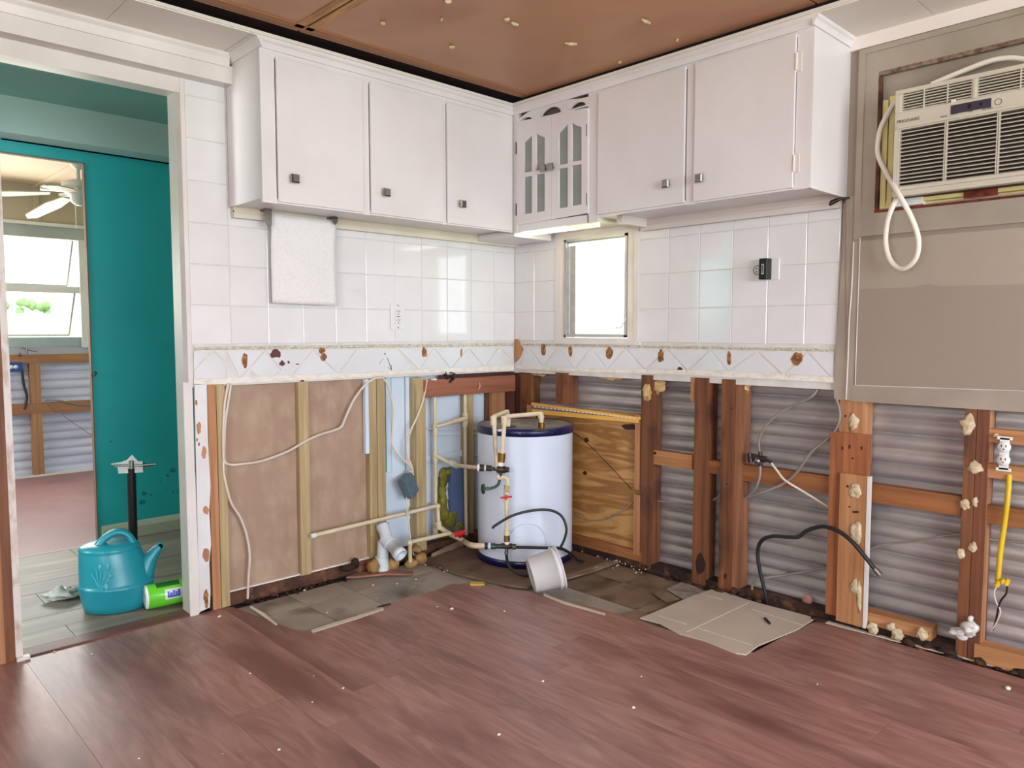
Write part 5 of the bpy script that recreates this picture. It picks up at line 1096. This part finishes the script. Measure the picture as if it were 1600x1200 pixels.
MB().tube(pth(PR, [(1558, 915, -.03), (1553, 926, -.03), (1557, 942, -.02), (1563, 955, -.02), (1557, 972, -.01), (1549, 986, .0)], 0, 4), .0025, 6).build('bare_wire', CORD, yc_)
MB().tube(pth(PR, [(1574, 915, -.03), (1572, 928, -.03), (1564, 938, -.02), (1560, 950, -.02), (1556, 970, -.01), (1551, 985, .0)], 0, 4), .0028, 6).build('black_wire', BLK, yc_)
tag(rbase(MB().blob(PR(1500, 989, -.02), (.012, .030, .016), 3, .7, 3).blob(PR(1515, 983, -.02), (.014, .025, .020), 6, .6, 3).blob(PR(1516, 968, -.02), (.008, .009, .014), 8, .5, 2).build('plastic_scrap', FILM), PR(1505, 990, -.02)), 'crumpled pale plastic stuck at the foot of the double stud', 'plastic')
tag(rbase(MB().lathe([(.0, .01), (.018, .012), (.020, 0)], PR(1262, 936, .055), (-1, 0, 0), 16).build('round_plug', mat('pinkish_plug', 'a08884', 'b8776c', .7, scale=(40, 40, 40))), PR(1262, 940, .055)), 'round pinkish plug low on the siding beside the wide board', 'plug')
tag(rbase(MB().tube([PF(1172, 957+2, .006)+Vector((0, 0, .006)), PF(1179, 965, .006)+Vector((0, 0, .004)), PF(1201, 975, .006)], .0045, 6).build('small_bolt', BLK), PF(1190, 972)), '', '')
o = bpy.data.objects['small_bolt']; bpy.data.objects.remove(o)
tag(rbase(MB().tube([PF(1195, 966, .010), PF(1203, 974, .010)], .0045, 6).build('small_screw', BLK), PF(1198, 971)), 'dark screw lying on the square of beige vinyl', 'screw')
# yellow shim
tag(rbase(MB().prism([PF(x, y) for x, y in ((734, 911), (757, 911), (757, 915), (735, 915))], (0, 0, .006)).build('yellow_stick', mat('yellow_wood', 'c2a33e', None, .6)), PF(745, 913)), 'small yellow stick on the old floor before the heater', 'stick')
# ---- watering can
wd_ = Vector((.269, .963, 0)); CC = Vector((-1.866, .305, 0)); er = Vector((.963, -.269, 0)); DD = 3.27
wc = thing('watering_can', CC, 'teal plastic watering can on the grey hall floor', 'watering can')
K = 1/361.
def PC(x, y, dD=0): return PD(x, y, DD+dD)
cx0 = 187
prof = [(0, 0), (.108, .0), (.116, .004), (.122, .03), (.1335, .092), (.1345, .098), (.129, .102), (.126, .112), (.118, .17), (.108, .225), (.1055, .232), (.108, .236), (.105, .243), (.096, .252), (.07, .257), (.03, .258), (0, .258)]
mb = MB(); n = 40; vs = []
for r, h in prof:
    sh_ = -.028*max(0, h-.09)/.2
    for j in range(n):
        a = 2*math.pi*j/n; vs.append(CC+er*(math.cos(a)*r+sh_)+wd_*(math.sin(a)*r*.86)+Vector((0, 0, h)))
fs = [(i*n+j, i*n+(j+1) % n, (i+1)*n+(j+1) % n, (i+1)*n+j) for i in range(len(prof)-1) for j in range(n)]
mb.add(vs, fs, True); mb.build('body', CANM, wc)
def oval(pts, ra, rb, name, m, par, n=14):
    mb = MB(); k = len(pts); P = [Vector(p) for p in pts]; vs = []
    for i in range(k):
        t_ = (P[min(i+1, k-1)]-P[max(i-1, 0)]).normalized(); b = wd_; a = t_.cross(b).normalized()
        A = ra[i] if isinstance(ra, list) else ra; B = rb[i] if isinstance(rb, list) else rb
        for j in range(n): q = 2*math.pi*j/n; vs.append(P[i]+a*math.cos(q)*A+b*math.sin(q)*B)
    fs = [(i*n+j, i*n+(j+1) % n, (i+1)*n+(j+1) % n, (i+1)*n+j) for i in range(k-1) for j in range(n)]
    mb.add(vs, fs, True); mb.add(vs[:n], [tuple(range(n))]); mb.add(vs[-n:], [tuple(range(n-1, -1, -1))]); return mb.build(name, m, par)
hpts = smooth([PC(148, 878), PC(151, 860), PC(160, 845), (PC(174, 834)), PC(189, 831), PC(201, 837), PC(209, 851), PC(214, 868), PC(217, 888)], 4)
oval(hpts, [.013+.010*(abs(i/32-.5)*2)**2 for i in range(33)], [.024-.004*math.sin(i/32*math.pi) for i in range(33)], 'handle', CANM, wc)
hp2 = smooth([PC(146, 862, .02), PC(138, 872, .03), PC(134.5, 888, .04), PC(136, 902, .04), PC(142, 912, .03)], 4); oval(hp2, .012, .02, 'side_grip', CANM, wc)
sp = [PC(214, 915), PC(222, 898), PC(234, 872), PC(244, 860), PC(250, 854)]
oval(sp, [.052, .044, .027, .019, .016], [.05, .040, .025, .018, .016], 'spout', CANM, wc)
sd_ = (PC(250, 854)-PC(244, 860)).normalized(); mb = MB(); mb.lathe([(.0, .001), (.010, .001), (.010, .004), (.0175, .004), (.0175, -.006)], PC(250, 854), (sd_-wd_*.9+Vector((0, 0, .0))).normalized(), 20); mb.build('spout_rim', CANL, wc)
mb = MB(); mb.lathe([(0, .0055), (.010, .0055), (.010, .005)], PC(250, 854), (sd_-wd_*.9).normalized(), 16); mb.build('spout_hole', BLK, wc)
def onbody(px, py, lift=.001):
    # intersect the pixel ray with the can body (approx.)
    d = ray(px, py); best = None
    for k in range(500):
        D_ = 3.05+k*.0007; p = CAM+d*(D_/math.hypot(d.x, d.y)); h = p.z
        if h < 0 or h > .29: continue
        for (ra, ha), (rb, hb_) in zip(prof, prof[1:]):
            if ha <= h <= hb_ and hb_ > ha:
                r = ra+(rb-ra)*(h-ha)/(hb_-ha); sh_ = -.028*max(0, h-.09)/.2
                u = (p-CC).dot(er)-sh_; v = (p-CC).dot(wd_)/.86
                if u*u+v*v <= r*r: return p-wd_*lift
    return p
mb = MB()
for pts in (((152, 915), (148, 905), (143, 897)), ((154, 918), (152, 900), (150, 888)), ((156, 918), (157, 903), (158, 893)), ((158, 920), (162, 905), (167, 896)), ((160, 921), (165, 912), (171, 905)), ((166, 923), (169, 915), (168, 912))):
    mb.tube([onbody(*p) for p in pts], .0028, 6)
for (x, y, a, b) in ((157, 886, 3.2, 7), (169, 885, 2.6, 6), (173, 899, 2.6, 3), (167, 916, 3, 5)):
    for k in range(2): mb.blob(onbody(x, y+k*2), (a*K, .004, b*K*.8), k+x, .15, 2)
mb.build('flower_relief', CANL, wc)
# ---- wrapped paper roll
pr = thing('paper_towel_roll', (-1.70, .178, 0), 'green wrapped paper towel roll lying beside the watering can', 'paper roll')
ra = Vector((.985, -.10, 0)).normalized(); rb_ = Vector((-1.800, .188, .0475)); rl = .26; rr = .0475
mb = MB(); mb.lathe([(rr-.004, 0), (rr, .006), (rr, rl-.006), (rr-.004, rl)], rb_, ra, 40); mb.build('wrapper', GREENP, pr)
mb = MB(); mb.lathe([(0, .004), (.012, -.002), (.03, -.003), (rr-.003, -.0005), (rr-.001, .004)], rb_, ra, 40); mb.lathe([(0, rl), (rr-.003, rl)], rb_, ra, 30); mb.build('white_end', OUTW, pr)
def rollpatch(u0, u1, a0, a1, dr, name, m, n=8, wav=0):
    # strip on the roll: u along the axis, a = degrees from the side facing the camera upwards
    side = Vector((ra.y, -ra.x, 0)); mb = MB(); vs = []
    for i in range(n+1):
        a = math.radians(a0+(a1-a0)*i/n)
        for u in (u0+wav*math.sin(i/n*3), u1): vs.append(rb_+ra*u+side*math.cos(a)*(rr+dr)+Vector((0, 0, math.sin(a)*(rr+dr))))
    fs = [(2*i, 2*i+1, 2*i+3, 2*i+2) for i in range(n)]; mb.add(vs, fs, True); return mb.build(name, m, pr)
rollpatch(.125, .258, 25, 120, .0006, 'yellow_band', YELP, 10, .05)
rollpatch(.035, .12, 50, 85, .0006, 'green_print', DGREENP, 6)
rollpatch(.062, .125, -12, 36, .0006, 'white_label', OUTW, 6)
for u0, u1, a0, a1 in ((.070, .078, -2, 24), (.079, .089, -2, 18), (.090, .098, -2, 26), (.099, .107, -2, 20), (.108, .117, -2, 27), (.070, .117, -5, 3)): rollpatch(u0, u1, a0, a1, .0012, 'blue_print', BLUEP, 4)
# ---- mop with a black pole
mp = thing('floor_mop', PD(207, 880, 3.58), 'black pole mop with a white folded head, standing behind the watering can', 'mop')
b0 = PD(209, 880, 3.58); b0.z = 0; t0 = PD(205, 731, 3.52)
MB().tube([b0, t0], .0175, 12).build('pole', BLK, mp)
Dm = 3.51
mb = MB(); mb.prism([PD(x, y, Dm) for x, y in ((173, 725), (190, 722), (198, 719), (206.5, 711), (216, 721), (223, 721), (223.5, 738), (185, 740), (184, 731))], wd_*.006); mb.build('white_cloth', mat('white_cloth', 'c3cbc6', 'aab4ae', .8), mp)
mb = MB(); mb.tube([PD(177, 728, Dm-.01), PD(200, 727, Dm-.01), PD(224, 727.5, Dm-.01), PD(240, 726.5, Dm-.01)], .0045, 8).tube([PD(224, 726.5, Dm-.01), PD(243, 725, Dm-.01)], .006, 8); mb.build('metal_bar', CHROME, mp)
mb = MB(); mb.tube([PD(205.5, 720, Dm-.015), PD(205.5, 732, Dm-.015)], .009, 10); mb.build('clamp', STEEL, mp)
MB().prism([PD(x, y, Dm+.006) for x, y in ((223, 722), (226, 723), (226, 737), (223, 737))], wd_*.02).build('dark_edge', BLK, mp)
# ---- crumpled film on the hall floor
mb = MB(); c = PF(97, 928, .02); mb.blob(c, (.05, .05, .022), 2, .9, 3).blob(c+Vector((.07, -.01, -.005)), (.04, .04, .015), 5, .9, 3)
tag(rbase(mb.build('crumpled_bag', FILM), PF(98, 932)), 'crumpled clear plastic bag on the grey hall floor', 'plastic bag')
# small hook on the teal door edge
tag(rbase(MB().tube([PL(143, 586, 1.33), PL(148, 587, 1.32), PL(151, 583, 1.31), PL(148, 581, 1.31)], .004, 6).build('wire_hook', DKMET), PL(145, 587, 1.33)), 'small dark hook on the edge of the teal doorway', 'hook')
# ---- floor crumbs
random.seed(9)
CR = mat('white_crumb', 'dcd5cc', None, .7)
spots = [(706, 951, 4), (536, 1075, 3), (488, 1097, 2), (85, 1018, 2), (343, 963, 3), (143, 1022, 2), (436, 1171, 3), (217, 1185, 2), (490, 1056, 1.5), (391, 1052, 2), (780, 1147, 4), (848, 1064, 3), (990, 1105, 3.5), (1002, 1057, 2), (788, 955, 2), (1277, 1069, 2), (1575, 1075, 5), (511, 957, 2), (563, 960, 1.5), (683, 948, 2), (348, 1178, 1.5), (476, 922, 2.5), (583, 914, 2), (620, 912, 2), (650, 905, 2)]
for i, (x, y, r) in enumerate(spots):
    c = PF(x, y, .003); k = r*(c-CAM).length/FPX
    tag(rbase(MB().blob(c, (k*.9, k*.7, k*.45), i, .5, 1).build('floor_crumb', CR), PF(x, y)), 'tiny white crumb of plaster scattered on the floor', 'crumb', 'white crumbs on the floor')
mb = MB(); random.seed(12)
for k in range(150):
    if k < 90: x, y = random.uniform(640, 740), 0; y = 868+(x-640)*.30+random.gauss(0, 4)
    else: x = random.uniform(895, 1010); y = 872+(x-895)*.12+random.gauss(0, 5)
    c = PF(x, y, .004); mb.blob(c, random.uniform(.002, .006), k, .6, 1)
o = tag(rbase(mb.build('rubble_crumbs', mat('mixed_rubble', '8a7868', 'c9bfae', .8, scale=(60, 60, 60), lo=.4, hi=.6)), PF(700, 890)), 'fine rubble strewn along the edges of the heater pad', 'rubble'); o['kind'] = 'stuff'
mb = MB(); random.seed(13)
for k in range(60):
    x = random.uniform(385, 600); y = 940-(x-385)*.27+random.gauss(2, 3); c = PF(x, y, .003); mb.blob(c, (random.uniform(.003, .012), random.uniform(.003, .008), .004), k, .6, 1)
o = tag(rbase(mb.build('dirt_crumbs', W_ROT), PF(480, 915)), 'dark dirt and splinters along the foot of the left wall', 'dirt'); o['kind'] = 'stuff'
tag(rbase(MB().blob(PL(555, 880, -.02), (.02, .02, .022), 4, .5, 2).blob(PL(545, 888, -.05), (.03, .02, .012), 6, .5, 2).build('rotted_knot', W_ROT), PL(555, 884, -.02)), 'dark rotted lump at the foot of the brown board', 'wood')
for i, (x, y, a) in enumerate(((600, 946, -8), (750, 925, 20), (918, 868, 60))):
    c = PF(x, y, .004); d = Vector((math.cos(math.radians(a)), math.sin(math.radians(a)), 0))*.03
    if i != 1: tag(rbase(MB().tube([c-d, c, c+d], [.002, .004, .002], 5).build('wood_splinter', W_ROT if i == 0 else W_TAN), c), ('dark splinter lying on the edge of the mauve planks', '', 'pale curled splinter on the heater pad')[i], 'wood')
